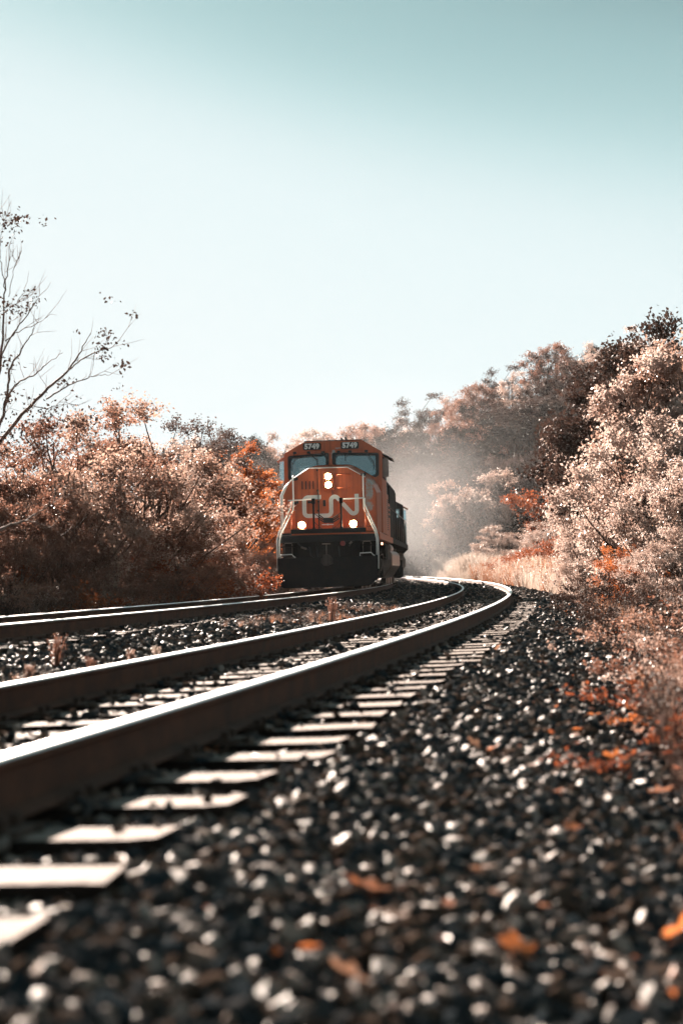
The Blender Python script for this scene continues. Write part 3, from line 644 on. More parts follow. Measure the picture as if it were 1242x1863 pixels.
    for sx in (-1, 1):
        mb = MB(); mb.tube([(sx*1.25, 7.0, 1.36-.02),(sx*1.25, 9.6, 1.36-.02)], .17, 16); B('air_reservoir', mb, M['steel'])
        mb = MB(); mb.box(sx*1.2-.15, sx*1.2+.15, 5.6, 6.9, .95, 1.45); B('equipment_box', mb, M['grime'], bevel=.03)
    mb = MB(); mb.box(1.49, 1.52, .62, .68, 1.33, 1.40); B('step_lamp', mb, M['step_lamp'])
    mb = MB(); mb.tube([(1.45,.5,1.0),(1.52,.55,1.05),(1.52,.8,.9),(1.45,.9,.55)], .016, 6); B('grab_loop', mb, M['steel'])
    for y_ in (3.4, 17.4):
        tr = empty('truck', (0, y_, 0)); tr.parent = root
        for sx in (-1, 1):
            mb = MB(); mb.prism([(-2.75,.85),(-2.6,.98),(2.6,.98),(2.75,.85),(2.7,.55),(2.1,.60),(1.6,.48),(1.0,.60),(-1.0,.60),(-1.6,.48),(-2.1,.60),(-2.7,.55)], sx*1.02, sx*1.22, 'x')
            for yy in (-1.9, 0, 1.9): mb.box(sx*1.12-.14, sx*1.12+.14, yy-.18, yy+.18, .35, .72)
            for yy in (-.95, .95): mb.tube([(sx*1.12,yy,.6),(sx*1.12,yy,1.05)], .13, 10)
            B('side_frame', mb, M['grime'], tr, .02)
        for yy in (-1.9, 0, 1.9):
            mb = MB()
            for sx in (-1, 1):
                mb.tube([(sx*.70, yy, .52),(sx*.83, yy, .52)], .52, 28); mb.tube([(sx*.68, yy, .52),(sx*.70, yy, .52)], .55, 28)
            mb.tube([(-.8,yy,.52),(.8,yy,.52)], .09, 10); B('wheelset', mb, M['steel'], tr)
        mb = MB()
        for sx in (-1, 1): mb.tube([(sx*.76, -2.72, .55),(sx*.76, -2.78, .22),(sx*.70,-2.78,.06)], .025, 6); mb.box(sx*.76-.10, sx*.76+.10, -2.9,-2.7,.06,.30)
        B('sand_pipe', mb, M['grime'], tr)
    return numbers
def place_vehicle(root, yfront, off_front, length, flip=False):
    """rest the two trucks of the vehicle on the centre line of the far track"""
    ph0 = ph_of_y(yfront, U2); pa = ph0 + (3.4+off_front)/(R0+U2); pb = ph0 + (17.4+off_front)/(R0+U2)
    A_ = P(U2, pa, top2(U2)); B_ = P(U2, pb, top2(U2))
    d = (B_-A_).normalized()
    if flip: A_, B_, d = B_, A_, -d
    o = A_ - d*3.4
    root.location = o; root.rotation_euler = (0, (1 if flip else -1)*math.atan(SL2), math.atan2(d.y, d.x)-math.pi/2)
loco = empty('locomotive'); tag(loco, 'orange and black locomotive with lit headlights and 5749 number boards heading towards the camera', 'locomotive', 'locomotives of the train')
numbers = locomotive(loco); place_vehicle(loco, 43.9, 0, 22)
loco2 = copy_tree(loco)
loco2['label'] = 'second dark locomotive coupled behind the front one, mostly hidden, its cab at the far end'
place_vehicle(loco2, 43.9, 23.0, 22, True)
for ch in list(loco2.children):
    nm = ch.name.split('.')[0]
    if nm in ('battery_box', 'number_board', 'wiper', 'step_lamp', 'louvre'):
        for c2 in list(ch.children): bpy.data.objects.remove(c2)
        bpy.data.objects.remove(ch)
    elif nm in ('walkway_sill', 'cab_side', 'cab_roof'):
        ch.material_slots[0].link = 'OBJECT'; ch.material_slots[0].material = M['grime']
    elif nm in ('headlight', 'ditch_light'):
        for c2 in list(ch.children): bpy.data.objects.remove(c2)
        bpy.data.objects.remove(ch)

# ------------------------------------------------------------------ vegetation generators
def leaf_geom(cent, size, rs, up=.35, asp=.62):
    """folded leaf per centre: two triangles sharing the midrib. returns V,F"""
    n = len(cent); d = rs.normal(size=(n, 3)); d[:, 2] -= .25; d /= np.linalg.norm(d, axis=1)[:, None]
    a = rs.normal(size=(n, 3)); a[:, 2] += up; s = np.cross(d, a); s /= np.linalg.norm(s, axis=1)[:, None]+1e-9
    nn = np.cross(s, d); L = (size*rs.uniform(.6, 1.35, n))[:, None]
    b = cent; t = cent+d*L; w = L*asp*.5; mid = cent+d*L*.45
    l = mid+s*w+nn*L*.14; r = mid-s*w+nn*L*.14
    V = np.stack([b, l, t, r], 1).reshape(-1, 3); k = np.arange(n)*4
    F = np.concatenate([np.c_[k, k+2, k+1], np.c_[k, k+3, k+2]]); return V, F
class Tubes:
    def __init__(s): s.V = []; s.F = []; s.n = 0
    def add(s, pts, rs_, n=5):
        pts = np.asarray(pts, float); k = len(pts); t = np.gradient(pts, axis=0); t /= np.linalg.norm(t, axis=1)[:, None]+1e-9
        ref = np.array([.3, .9, .1]) if abs(t[0][1]) < .8 else np.array([1., 0, .1])
        a = np.cross(t, ref); a /= np.linalg.norm(a, axis=1)[:, None]+1e-9; b = np.cross(t, a)
        an = np.arange(n)*2*math.pi/n
        ring = pts[:, None] + (a[:, None]*np.cos(an)[None, :, None] + b[:, None]*np.sin(an)[None, :, None])*np.asarray(rs_)[:, None, None]
        s.V.append(ring.reshape(-1, 3)); i, j = np.meshgrid(np.arange(k-1), np.arange(n)); i = i.ravel(); j = j.ravel()
        s.F.append(np.c_[s.n+i*n+j, s.n+i*n+(j+1) % n, s.n+(i+1)*n+(j+1) % n, s.n+(i+1)*n+j]); s.n += k*n
    def mesh(s, name, m): return np_mesh(name, np.vstack(s.V), np.vstack(s.F), [m], smooth=True)
def bez(a, b, c, n=6):
    t = np.linspace(0, 1, n)[:, None]; return a*(1-t)**2+b*2*t*(1-t)+c*t*t
def make_tree(seed, h, rx, base, nclump, cr, twigs, lpt, leaf, stems=1, trunk_r=.12, gap=0., bark='bark', flat=.8, asp=.62, twn=3):
    """returns (trunk mesh, crown mesh). crown: clumps of twigs filling an uneven egg between base and h"""
    rs = np.random.RandomState(seed); T = Tubes(); cs = []
    lpt = int(lpt*1.9); leaf = leaf*.78
    cz = (base+h)/2; rz = (h-base)/2
    tries = 0
    while len(cs) < nclump and tries < 4000:
        tries += 1; v = rs.normal(size=3); v /= np.linalg.norm(v); v *= rs.uniform(.25, 1.)**.55
        lump = 1+.22*math.sin(3.1*math.atan2(v[1], v[0])+seed)+.15*math.sin(5*v[2]+seed*1.7)
        p = np.array([v[0]*rx*lump, v[1]*rx*lump, cz+v[2]*rz*(1+.1*math.sin(seed+4*v[0]))])
        if p[2] < base*.6: continue
        if all(np.linalg.norm(p-q) > cr*(.75+gap) for q in cs): cs.append(p)
    tops = []
    for k in range(stems):
        an = 2*math.pi*k/stems+rs.uniform(0, 1); spread = rx*.35 if stems > 1 else rx*.08
        b0 = np.array([math.cos(an), math.sin(an), 0])*(.12*rx if stems > 1 else 0); top = np.array([math.cos(an)*spread, math.sin(an)*spread, h*rs.uniform(.72, .86)])
        mid = (b0+top)/2+rs.normal(size=3)*[.1*rx, .1*rx, 0]; path = bez(b0-[0, 0, .4], mid, top, 9); r_ = trunk_r*(1 if stems == 1 else .6)
        T.add(path, np.linspace(r_, r_*.22, 9), 7); tops.append(path)
    cen = []
    for c in cs:
        path = min(tops, key=lambda p_: np.linalg.norm(p_-c, axis=1).min()); zt = max(.15*h, c[2]-np.linalg.norm(c[:2])*.8-.1*h)
        k = int(np.argmin(abs(path[:, 2]-zt))); k = min(k, 7); a_ = path[k]; md = (a_+c)/2+[0, 0, -.06*h]+rs.normal(size=3)*.05*h*np.array([1, 1, .5])
        T.add(bez(a_, md, c, 6), np.linspace(trunk_r*.32, trunk_r*.08, 6), 5)
        for j in range(twigs):
            v = rs.normal(size=3); v /= np.linalg.norm(v); v[2] = abs(v[2])*.7 if rs.rand() < .6 else v[2]*flat; e = c+v*cr*rs.uniform(.5, 1.15)
            if j < twn: T.add(np.array([c, (c+e)/2+rs.normal(size=3)*.03, e]), [trunk_r*.07, trunk_r*.05, trunk_r*.02], 3)
            t_ = rs.uniform(.25, 1.08, lpt)[:, None]; cen.append(c+(e-c)*t_+rs.normal(size=(lpt, 3))*cr*.12)
    cen = np.vstack(cen); V, F = leaf_geom(cen, leaf, rs, asp=asp)
    tm = T.mesh('trunk', M[bark]); cm = np_mesh('crown', V, F, [M['bark']]); return tm, cm
LM = {
 'pale': leaf_mat('leaf_pale_pink', (.34,.20,.15), (.85,.68,.60), .5, rough=.35, spec=.6),
 'beige': leaf_mat('leaf_beige', (.26,.125,.085), (.64,.44,.35), .5),
 'brown': leaf_mat('leaf_brown', (.14,.055,.036), (.42,.22,.155), .48),
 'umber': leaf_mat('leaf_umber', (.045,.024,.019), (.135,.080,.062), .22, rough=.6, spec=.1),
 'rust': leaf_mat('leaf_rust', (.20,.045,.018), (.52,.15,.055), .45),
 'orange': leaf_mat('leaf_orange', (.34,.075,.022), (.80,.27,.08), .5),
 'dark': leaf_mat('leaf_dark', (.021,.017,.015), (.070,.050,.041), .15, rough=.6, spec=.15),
 'mauve': leaf_mat('leaf_mauve', (.075,.05,.044), (.22,.15,.13), .3, rough=.55, spec=.2),
 'straw': leaf_mat('dry_straw', (.55,.40,.31), (.95,.80,.70), .45),
 'redgrass': leaf_mat('red_grass', (.34,.12,.05), (.62,.28,.14), .45),
}
TREES = {}
def tree(proto, name, x, y, s, rz, leafmat, label, cat, group=None, sink=.1, sz=None):
    tm, cm = TREES[proto]
    z = float(ground_z(x, y)) - sink
    r = empty(name, (x, y, z), (0, 0, rz)); r.scale = (s, s, sz or s); tag(r, label, cat, group)
    link('trunk', tm, r); c = link('crown', cm, r); c.material_slots[0].link = 'OBJECT'; c.material_slots[0].material = LM[leafmat]
    return r
# near shrubs (leaf by leaf), mid trees, far trees
TREES['shrub_a'] = make_tree(1, 4.6, 1.9, .3, 46, .55, 13, 22, .085, stems=5, trunk_r=.09)
TREES['shrub_b'] = make_tree(2, 4.2, 2.2, .2, 50, .60, 12, 22, .09, stems=6, trunk_r=.08)
TREES['shrub_c'] = make_tree(3, 5.0, 1.7, .6, 38, .55, 12, 20, .08, stems=4, trunk_r=.10, gap=.15)
TREES['big_leaf'] = make_tree(4, 6.5, 2.5, .4, 62, .70, 14, 22, .125, stems=4, trunk_r=.13)
TREES['big_leaf_b'] = make_tree(5, 6.0, 2.2, .8, 50, .72, 13, 22, .12, stems=3, trunk_r=.14)
TREES['low_bush'] = make_tree(6, 1.5, 1.2, .05, 26, .34, 10, 16, .06, stems=5, trunk_r=.03)
TREES['low_bush_b'] = make_tree(7, 1.2, 1.0, .02, 20, .32, 9, 15, .055, stems=5, trunk_r=.025)
TREES['mid_a'] = make_tree(8, 9, 3.6, 1.6, 46, 1.1, 11, 12, .24, trunk_r=.2)
TREES['mid_b'] = make_tree(9, 8, 3.2, 1.2, 40, 1.1, 11, 12, .24, trunk_r=.18, gap=.12)
TREES['mid_c'] = make_tree(10, 10, 3.4, 2.4, 44, 1.1, 10, 12, .22, trunk_r=.2, gap=.2)
TREES['airy'] = make_tree(11, 9.5, 3.6, 3.5, 30, 1.0, 12, 5, .20, trunk_r=.2, gap=.3, twn=9)
TREES['far_a'] = make_tree(12, 9, 3.6, 1.0, 36, 1.15, 13, 14, .22, trunk_r=.2, gap=.25)
TREES['far_b'] = make_tree(13, 8.5, 4.0, .8, 34, 1.3, 14, 15, .22, trunk_r=.2, gap=.3)
TREES['far_c'] = make_tree(14, 10, 3.0, 1.4, 30, 1.1, 14, 14, .21, trunk_r=.2, gap=.3)
TREES['maple'] = make_tree(20, 6.2, 1.75, 1.0, 60, .48, 13, 20, .095, trunk_r=.1)

CM = cam.matrix_world.copy()
def ray(px, py): return (CM.to_3x3() @ Vector(((px-621)/FPX, -(py-931.5)/FPX, -1))).normalized()
def at(px, py, Y):
    """the point of the place seen at photo pixel (px, py) at forward distance Y"""
    d = ray(px, py); return CM.translation + d*(Y/d.y)
def plant(proto, name, px, topy, Y, leafmat, label, cat, group=None, wid=1., rz=None):
    p = at(px, topy, Y); g = float(ground_z(p.x, p.y))
    hp = max(v.co.z for v in TREES[proto][1].vertices) if (proto not in HP) else HP[proto]; HP[proto] = hp
    sz = (p.z-g+.1)/hp
    return tree(proto, name, p.x, p.y, sz*wid, rng.uniform(0, 6.28) if rz is None else rz, leafmat, label, cat, group, sz=sz)
HP = {}
GL = 'shrubs along the left side of the far track'
L_ = [
 ('shrub_a', 233, 712, 37, 'beige', 1.15, 'tallest rounded pinkish shrub left of the orange maple, rising above its neighbours'),
 ('shrub_c', 150, 735, 34, 'brown', 1.2, 'brown leafy shrub just right of the bare-limbed tree'),
 ('shrub_b', 62, 790, 31, 'beige', 1.1, 'pale brown shrub below the bare limbs at the left edge'),
 ('shrub_a', -25, 800, 28, 'brown', 1.0, 'brown shrub cut by the left edge of the picture'),
 ('shrub_c', 295, 780, 40, 'pale', 1.0, 'pale shrub on the right flank of the tallest left shrub'),
 ('shrub_b', 312, 842, 43, 'beige', .85, 'mid-height shrub with sunlit pale right edge before the orange maple'),
 ('shrub_a', 355, 930, 47, 'pale', .72, 'pale sunlit shrub spreading right below the orange maple'),
 ('shrub_c', 345, 745, 56, 'mauve', 1.0, 'darker mauve tree peeking out above the shrubs left of the orange maple'),
 ('shrub_b', 455, 975, 50, 'beige', 1.1, 'low pale shrub beside the left front corner of the locomotive'),
 ('shrub_a', 484, 1000, 53, 'pale', 1.0, 'lowest pale shrub right against the locomotive plow'),
 ('shrub_b', 290, 900, 37, 'brown', 1.0, 'dark brown shrub in front of the tallest left shrub'),
 ('shrub_c', 195, 880, 32, 'brown', 1.0, 'brown shrub low in the middle of the left thicket'),
 ('shrub_a', 105, 900, 29, 'brown', 1.0, 'brown shrub low on the left with dark gaps'),
 ('shrub_b', 10, 930, 26.5, 'brown', 1.0, 'brown low shrub at the far left behind the rails'),
 ('shrub_b', 370, 960, 42, 'brown', 1.0, 'brown shrub low between the thicket and the locomotive'),
 ('low_bush', 430, 1010, 46, 'brown', 1.3, 'small brown bush at the right end of the left thicket'),
]
for (pr, px, ty, Y, lm, w_, lb) in L_: plant(pr, 'shrub', px, ty, Y, lm, lb, 'shrub', GL, w_)
k = 0
for px, ty, Y, lm, lb in ((60,1010,26.5,'rust','rust coloured low bush second from the left behind the rails'),(150,1005,30,'brown','brown low bush behind the rails, third from the left'),(-5,1000,25,'brown','brown low bush at the left picture edge behind the rails'),
    (235,1000,34,'brown','brown low bush behind the rails in the middle of the left side'),(310,1005,36,'rust','rusty low bush in front of the pale shrubs'),(345,1005,40,'rust','bright rust low bush nearest the locomotive but one'),(392,1040,43,'brown','brown low bush at the foot of the thicket nearest the locomotive')):
    plant('low_bush' if k % 2 else 'low_bush_b', 'low_bush', px, ty, Y, lm, lb, 'bush', 'low bushes at the foot of the left thicket', 1.1); k += 1
plant('maple', 'maple_tree', 452, 796, 57, 'orange', 'bright orange maple tree left of the locomotive cab', 'tree', None, 1.2)
plant('mid_b', 'maple_tree', 492, 880, 66, 'orange', 'smaller orange maple touching the left side of the locomotive cab', 'tree', None, .75)
# right bank
GR = 'leafy trees on the right bank'
for (pr, nm, px, ty, Y, lm, w_, lb) in [
 ('big_leaf_b','tree',1170,555,47,'umber',.95,'tallest tree of the right bank with wind-ruffled dark top'),
 ('big_leaf','tree',1250,575,43,'beige',1.0,'brown tree cut by the right edge, nearly as tall as its neighbour'),
 ('big_leaf','tree',1135,690,50,'pale',.95,'pale pink tree bulging left towards the dark hillside'),
 ('big_leaf','tree',1200,622,42,'pale',.95,'tall pale tree filling the upper right below the wind-ruffled top'),
 ('big_leaf','tree',1120,730,48,'pale',.85,'pale tree directly against the dark wooded slope, left of the taller ones'),
 ('big_leaf_b','tree',1215,740,39,'pale',1.1,'pale pink large-leaved tree in front of the tallest right tree'),
 ('big_leaf','tree',1130,840,44,'pale',1.0,'pale mid-height tree with a dark hollow above it on the right bank'),
 ('big_leaf_b','tree',1265,820,35,'pale',1.1,'pale tree low at the right edge of the picture')]:
    plant(pr, nm, px, ty, Y, lm, lb, 'tree', GR, w_)
for (pr, px, ty, Y, lm, w_, lb) in [
 ('shrub_b',1085,945,47,'pale',.95,'whitish shrub at the left foot of the right bank trees'),
 ('shrub_a',1058,985,53,'pale',1.1,'small whitish shrub reaching towards the pale field'),
 ('shrub_b',1150,985,36,'orange',.8,'orange-brown shrub glowing under the right bank trees'),
 ('shrub_a',1215,950,33,'pale',1.0,'pale shrub at the right edge under the trees'),
 ('low_bush',1105,1035,30,'umber',1.3,'dark brown bush at the edge of the gravel in front of the whitish shrubs'),
 ('low_bush',1150,1075,24,'umber',1.4,'dark brown bush on the gravel edge, second nearest on the right'),
 ('low_bush_b',1200,1100,18,'beige',1.3,'beige bush beside the gravel on the right'),
 ('low_bush_b',1160,1140,14.5,'pale',.9,'blurred pale-leaved sapling standing at the gravel edge'),
 ('low_bush',1240,1150,12,'brown',1.2,'blurred brown bush cut by the right edge'),
 ('low_bush_b',1215,1235,9.6,'rust',1.2,'nearest rust-orange plant at the right edge of the gravel'),
 ('low_bush',1118,1100,19,'umber',1.3,'dark brown bush leaning over the gravel in front of the whitish shrubs'),
 ('low_bush',1175,1165,14.8,'umber',1.3,'dark brown bush at the right gravel edge'),
 ('low_bush_b',1222,1195,11,'pale',1.1,'blurred pale bush near the right picture edge'),
 ('low_bush',1225,1290,8.4,'orange',1.3,'glowing orange plant spilling onto the gravel at the right edge'),
 ('low_bush_b',1150,1345,6.6,'rust',.9,'small rust plant growing out of the right gravel'),
 ('low_bush_b',1120,1300,9.0,'pale',.8,'small pale plant on the gravel left of the glowing orange one'),
 ('low_bush_b',1235,1400,5.6,'rust',1.1,'low rust plant cut by the right edge in the foreground'),
 ('low_bush_b',1290,1260,7.6,'rust',1.1,'rust plant entering the picture low at the right edge')]:
    plant(pr, 'shrub', px, ty, Y, lm, lb, 'shrub', 'shrubs at the foot of the right bank', w_)
# pale bushes and the red bank at the far side of the field
plant('shrub_a', 'shrub', 905, 952, 122, 'pale', 'round whitish bush standing alone before the dark hillside', 'shrub', None, 1.3)
plant('shrub_b', 'shrub', 1003, 944, 108, 'pale', 'wide whitish bush above the red bank', 'shrub', None, 1.5)
plant('shrub_a', 'shrub', 958, 985, 116, 'beige', 'small beige bush left of the wide whitish bush', 'shrub', None, 1.3)
for k, (px, ty) in enumerate(((945,1008),(972,1000),(998,990),(1024,980),(1050,972))):
    plant('low_bush', 'low_bush', px, ty, 100-k*1.5, 'rust', 'red sumac bush of the slanting bank behind the pale field, ' + ('lowest and leftmost','second from the left','middle one','second from the right','highest and rightmost')[k], 'bush', 'red sumac bushes of the slanting bank', 1.6)
# wooded hillside
WOOD = 'trees of the wooded hillside behind the train'
kinds = [('far_a','mauve'),('far_b','dark'),('far_c','brown'),('far_b','mauve'),('far_c','beige'),('far_a','dark'),('far_c','brown'),('far_b','brown'),('far_a','beige'),('far_b','rust')]
desc = {'mauve':'greyish mauve','dark':'nearly black','brown':'brown','beige':'sunlit beige','rust':'rusty red','umber':'dark brown','pale':'pale'}
rows = [(140,5.6),(149,5.6),(159,5.6),(170,5.8),(182,6.0),(195,6.2),(209,6.5),(224,7.0)]
rt_ = random.Random(21); RWN = 'lowest second third fourth fifth sixth seventh topmost'.split(); ORD = 'first second third fourth fifth sixth seventh eighth ninth tenth eleventh twelfth thirteenth fourteenth fifteenth sixteenth seventeenth'.split()
for ri, (Y, sp_) in enumerate(rows):
    x = -.075*Y - 2
    ki = 0
    while x < .215*Y+4:
        ki += 1
        pr, lm = kinds[rt_.randrange(len(kinds))]
        px = 621+x/Y*FPX
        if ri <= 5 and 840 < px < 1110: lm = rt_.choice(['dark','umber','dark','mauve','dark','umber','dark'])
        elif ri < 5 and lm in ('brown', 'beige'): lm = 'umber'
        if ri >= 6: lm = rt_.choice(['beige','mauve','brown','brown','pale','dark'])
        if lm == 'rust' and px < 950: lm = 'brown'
        s_ = rt_.uniform(.85, 1.22)
        yy = Y+rt_.uniform(-3, 3); xx = x+rt_.uniform(-1.2, 1.2)
        place = ['in the lowest row of','in the lowest row of','low on','low on','half way up','half way up','near the skyline of','on the skyline of'][ri]
        side = 'left of the locomotive' if px < 520 else ('above the cab roof' if px < 700 else ('in the dust cloud' if px < 860 else ('behind the lone whitish bush' if px < 950 else ('behind the wide whitish bush' if px < 1080 else 'behind the right bank trees'))))
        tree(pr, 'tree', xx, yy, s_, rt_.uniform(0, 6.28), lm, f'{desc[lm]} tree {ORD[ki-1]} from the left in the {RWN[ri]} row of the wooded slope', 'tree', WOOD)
        x += sp_*rt_.uniform(.8, 1.2)
plant('airy', 'tree', 998, 628, 196, 'umber', 'airy half-bare tree sticking up on the skyline left of the big right tree', 'tree')
plant('mid_a', 'tree', 900, 850, 134, 'pale', 'pale crown catching sun half way up in the dusty hillside', 'tree', None, .8)
plant('mid_b', 'tree', 832, 865, 136, 'beige', 'beige sunlit crown in the dusty hillside right of the locomotive', 'tree', None, .9)
plant('mid_a', 'tree', 1010, 845, 122, 'rust', 'dark rusty red tree behind the whitish bushes', 'tree', None, 1.1)
plant('mid_b', 'tree', 1060, 850, 118, 'dark', 'dark tree between the rusty tree and the pale right bank', 'tree', None, 1.1)
# far-off woodland on the left skyline, reads as one mass
# bare-limbed tree at the left edge
def bare_tree():
    rs = np.random.RandomState(3); T = Tubes(); YB = 23.
    base = at(-75, 1090, YB); base.z = float(ground_z(base.x, base.y)) - .1
    root = empty('bare_tree', base); tag(root, 'bare-limbed tree with a few wind-blown leaf tufts at the left edge of the sky', 'tree')
    def W(px, py, dy=0.): return np.array(at(px, py, YB+dy)) - np.array(base)
    limbs = [
     ([(-75,1100),(-60,960),(-40,870),(7,796),(57,737),(85,708),(118,681),(139,654),(152,627),(166,608)], .075, .006, .5),
     ([(118,681),(145,656),(179,637),(203,632),(220,618)], .022, .004, .2),
     ([(85,725),(118,705),(152,690),(176,683),(201,682)], .022, .004, -.4),
     ([(-40,870),(0,772),(20,711),(34,695),(68,679),(85,662),(115,642)], .04, .005, .6),
     ([(-35,860),(0,772),(14,725),(17,674),(25,657),(44,630),(61,603),(63,593)], .045, .005, -.5),
     ([(-60,900),(-20,760),(0,674),(5,607),(7,559),(10,515),(17,481),(20,438)], .05, .004, .3),
     ([(-30,760),(0,651),(27,603),(51,573),(68,546),(73,536)], .03, .004, -.3),
     ([(10,620),(34,603),(64,591),(86,576)], .016, .004, .3),
     ([(7,559),(28,555),(42,535),(47,520)], .014, .003, .2),
     ([(10,530),(2,480),(0,460),(4,420),(8,400)], .014, .003, -.2),
     ([(17,540),(22,505),(28,480),(34,470)], .010, .003, .2),
     ([(57,737),(85,745),(115,730),(140,738)], .014, .003, .4),
     ([(-20,980),(10,958),(45,948),(75,930),(98,915)], .05, .01, 1.5),
     ([(45,948),(70,952),(100,962),(120,980)], .02, .005, 1.5)]
    for pts_, r0, r1, bow in limbs:
        n = len(pts_); P_ = []
        for i, (x_, y_) in enumerate(pts_): P_.append(W(x_, y_, bow*math.sin(i/(n-1)*2.2)))
        P_ = np.array(P_); t = np.linspace(0, n-1, n*4)
        Q = np.stack([np.interp(t, np.arange(n), P_[:, c]) for c in range(3)], 1)
        Q[1:-1] = (Q[:-2]+Q[1:-1]*2+Q[2:])/4; Q += rs.normal(size=Q.shape)*.008
        T.add(Q, np.linspace(r0*.62, r1*.7, len(Q)), 6)
        for q in range(int(len(Q)*.38)):
            a = Q[rs.randint(3, len(Q))]; d = (Q[-1]-Q[0]); d /= np.linalg.norm(d); d = d+rs.normal(size=3)*.55+[0, 0, .25]; d /= np.linalg.norm(d); L = rs.uniform(.12, .55)
            m_ = a+d*L*.5+rs.normal(size=3)*.03; e = a+d*L+[0, 0, .06]; T.add(np.array([a, m_, e]), [.0045, .0035, .0015], 3)
            if rs.rand() < .4:
                d2 = d+rs.normal(size=3)*.6; T.add(np.array([m_, m_+d2*L*.3, m_+d2*L*.5]), [.004, .003, .0015], 3)
    link('trunk', T.mesh('trunk', M['bark_pale']), root)
    cen = []
    for (px, py, rx_, ry_, n) in [(10,402,.14,.07,70),(34,398,.10,.06,40),(22,418,.05,.03,12),(242,572,.06,.03,14),(186,607,.07,.03,20),(192,604,.05,.03,10),(188,630,.08,.06,34),(191,648,.07,.05,26),(222,666,.07,.06,24),(120,695,.08,.05,24),
          (12,560,.13,.08,60),(40,565,.10,.06,30),(58,538,.10,.05,24),(60,548,.09,.04,20),(12,650,.10,.05,30),(14,668,.10,.05,30),(211,618,.04,.05,10),(5,440,.08,.03,8),(25,435,.06,.06,8),(80,402,.10,.07,10),(15,730,.14,.12,50),(195,545,.10,.03,8),(140,605,.05,.03,4),(226,625,.05,.03,4),(214,702,.10,.03,6),
          (100,760,.30,.16,150),(60,790,.30,.2,160),(150,765,.25,.12,100),(10,800,.30,.2,120)]:
        c = W(px, py, rs.uniform(-.3, .3)); cen.append(c + rs.normal(size=(n, 3))*[rx_, .08, ry_])
    V, F = leaf_geom(np.vstack(cen), .06, rs); c = link('crown', np_mesh('crown', V, F, [LM['umber']]), root)
bare_tree()

# ------------------------------------------------------------------ grasses and undergrowth (uncountable)
def tuft(name, seed, n, h, lean, w, m, seedhead=False):
    rs = np.random.RandomState(seed); V = []; F = []; k = 0
    for i in range(n):
        a = rs.uniform(0, 6.28); b = np.array([math.cos(a), math.sin(a), 0])*rs.uniform(0, .13)*h; hh = h*rs.uniform(.55, 1.1); l = np.array([math.cos(a), math.sin(a), 0])*rs.uniform(0, lean)*hh
        sd = np.array([-math.sin(a+rs.uniform(-1, 1)), math.cos(a), 0])*w*.5
        p1 = b+l*.35+[0, 0, hh*.55]; p2 = b+l+[0, 0, hh]
        V += [b-sd, b+sd, p1+sd*.8, p1-sd*.8, p2+sd*.2, p2-sd*.2]; F += [(k, k+1, k+2, k+3), (k+3, k+2, k+4, k+5)]; k += 6
        if seedhead:
            for j in range(5):
                q = p2-[0, 0, hh*.05*j]+rs.normal(size=3)*.012*h; d = rs.normal(size=3); d /= np.linalg.norm(d); e = np.cross(d, [0, .3, 1]); V += [q, q+d*.05*h*.5+e*.012, q+d*.05*h, q+d*.025*h-e*.014]; F.append((k, k+1, k+2, k+3)); k += 4
    return np_mesh(name, V, F, [m])
TG = [tuft('grass_tuft', 50+k, 26, 1.0, .35, .016, LM['straw'], True) for k in range(4)]
TR = [tuft('grass_tuft', 60+k, 26, 1.0, .35, .014, LM['redgrass'], True) for k in range(3)]
TB = [tuft('grass_tuft', 70+k, 30, 1.0, .45, .008, LM[('beige','umber','umber','umber')[k]], True) for k in range(4)]
def region(n, y0, y1, u0, u1, seed, xl=-9e9, xr=9e9, thr=0, nsc=6):
    rs = np.random.RandomState(seed); y = rs.uniform(y0, y1, n); u = rs.uniform(u0, u1, n)
    ph = np.arcsin((y-CY)/(R0+u)); x = CX+(R0+u)*np.cos(ph); k = (abs(x) < y*.25+3) & (x > xl) & (x < xr) & (vnoise(x, y, nsc, seed) > thr)
    return x[k], y[k], u[k], rs
def put(name, reg, h0, h1, meshes, wid=1.):
    x, y, u, rs = reg; z = np.maximum(ground_z(x, y), np.where((u < 2.5) & (u > -8.2), bed(u), -9)) - .03; n = len(x); h = rs.uniform(h0, h1, n)*(.7+.6*vnoise(x, y, 4., 77))
    return scatter(name, np.c_[x, y, z], np.c_[rs.normal(size=(n, 2))*.12, rs.uniform(0, 6.28, n)], np.c_[h*wid, h*wid, h], meshes)
put('field_grass', region(26000, 62, 168, 2.4, 42, 1), .9, 1.45, TG, 1.3)
put('red_field_grass', region(3000, 56, 112, 2.2, 14, 2, thr=.62), .8, 1.5, TR, 1.3)
put('verge_grass', region(2600, 44, 62, 2.3, 12, 3), .6, 1.1, TG, 1.2)
put('bank_grass', region(4200, 12, 46, 2.9, 9, 4, thr=.35, nsc=2.), .3, 1.0, TB, 1.0)
put('verge_weeds', region(1500, 5, 44, 1.9, 3.0, 6, thr=.4, nsc=1.5), .10, .42, TB+TR[:1], 1.1)
put('left_verge_grass', region(5000, 16, 75, -13, -7.6, 5), .35, 1.0, TB, 1.1)
put('gravel_weeds', region(1300, 8, 34, -3.7, -2.5, 8, thr=.52, nsc=2.2), .05, .16, TB+TR[:1], 1.2)
def sprig(seed, m, n=60, sz=.07):
    rs = np.random.RandomState(seed); c = rs.normal(size=(n, 3))*[.22, .22, .16]+[0, 0, .25]; c[:, 2] = abs(c[:, 2]); V, F = leaf_geom(c, sz, rs); return np_mesh('sprig', V, F, [m])
SPR = [sprig(80, LM['brown']), sprig(81, LM['rust']), sprig(82, LM['umber']), sprig(83, LM['beige'])]
put('undergrowth', region(3600, 18, 78, -16, -9.1, 9), .7, 1.6, SPR, 1.1)
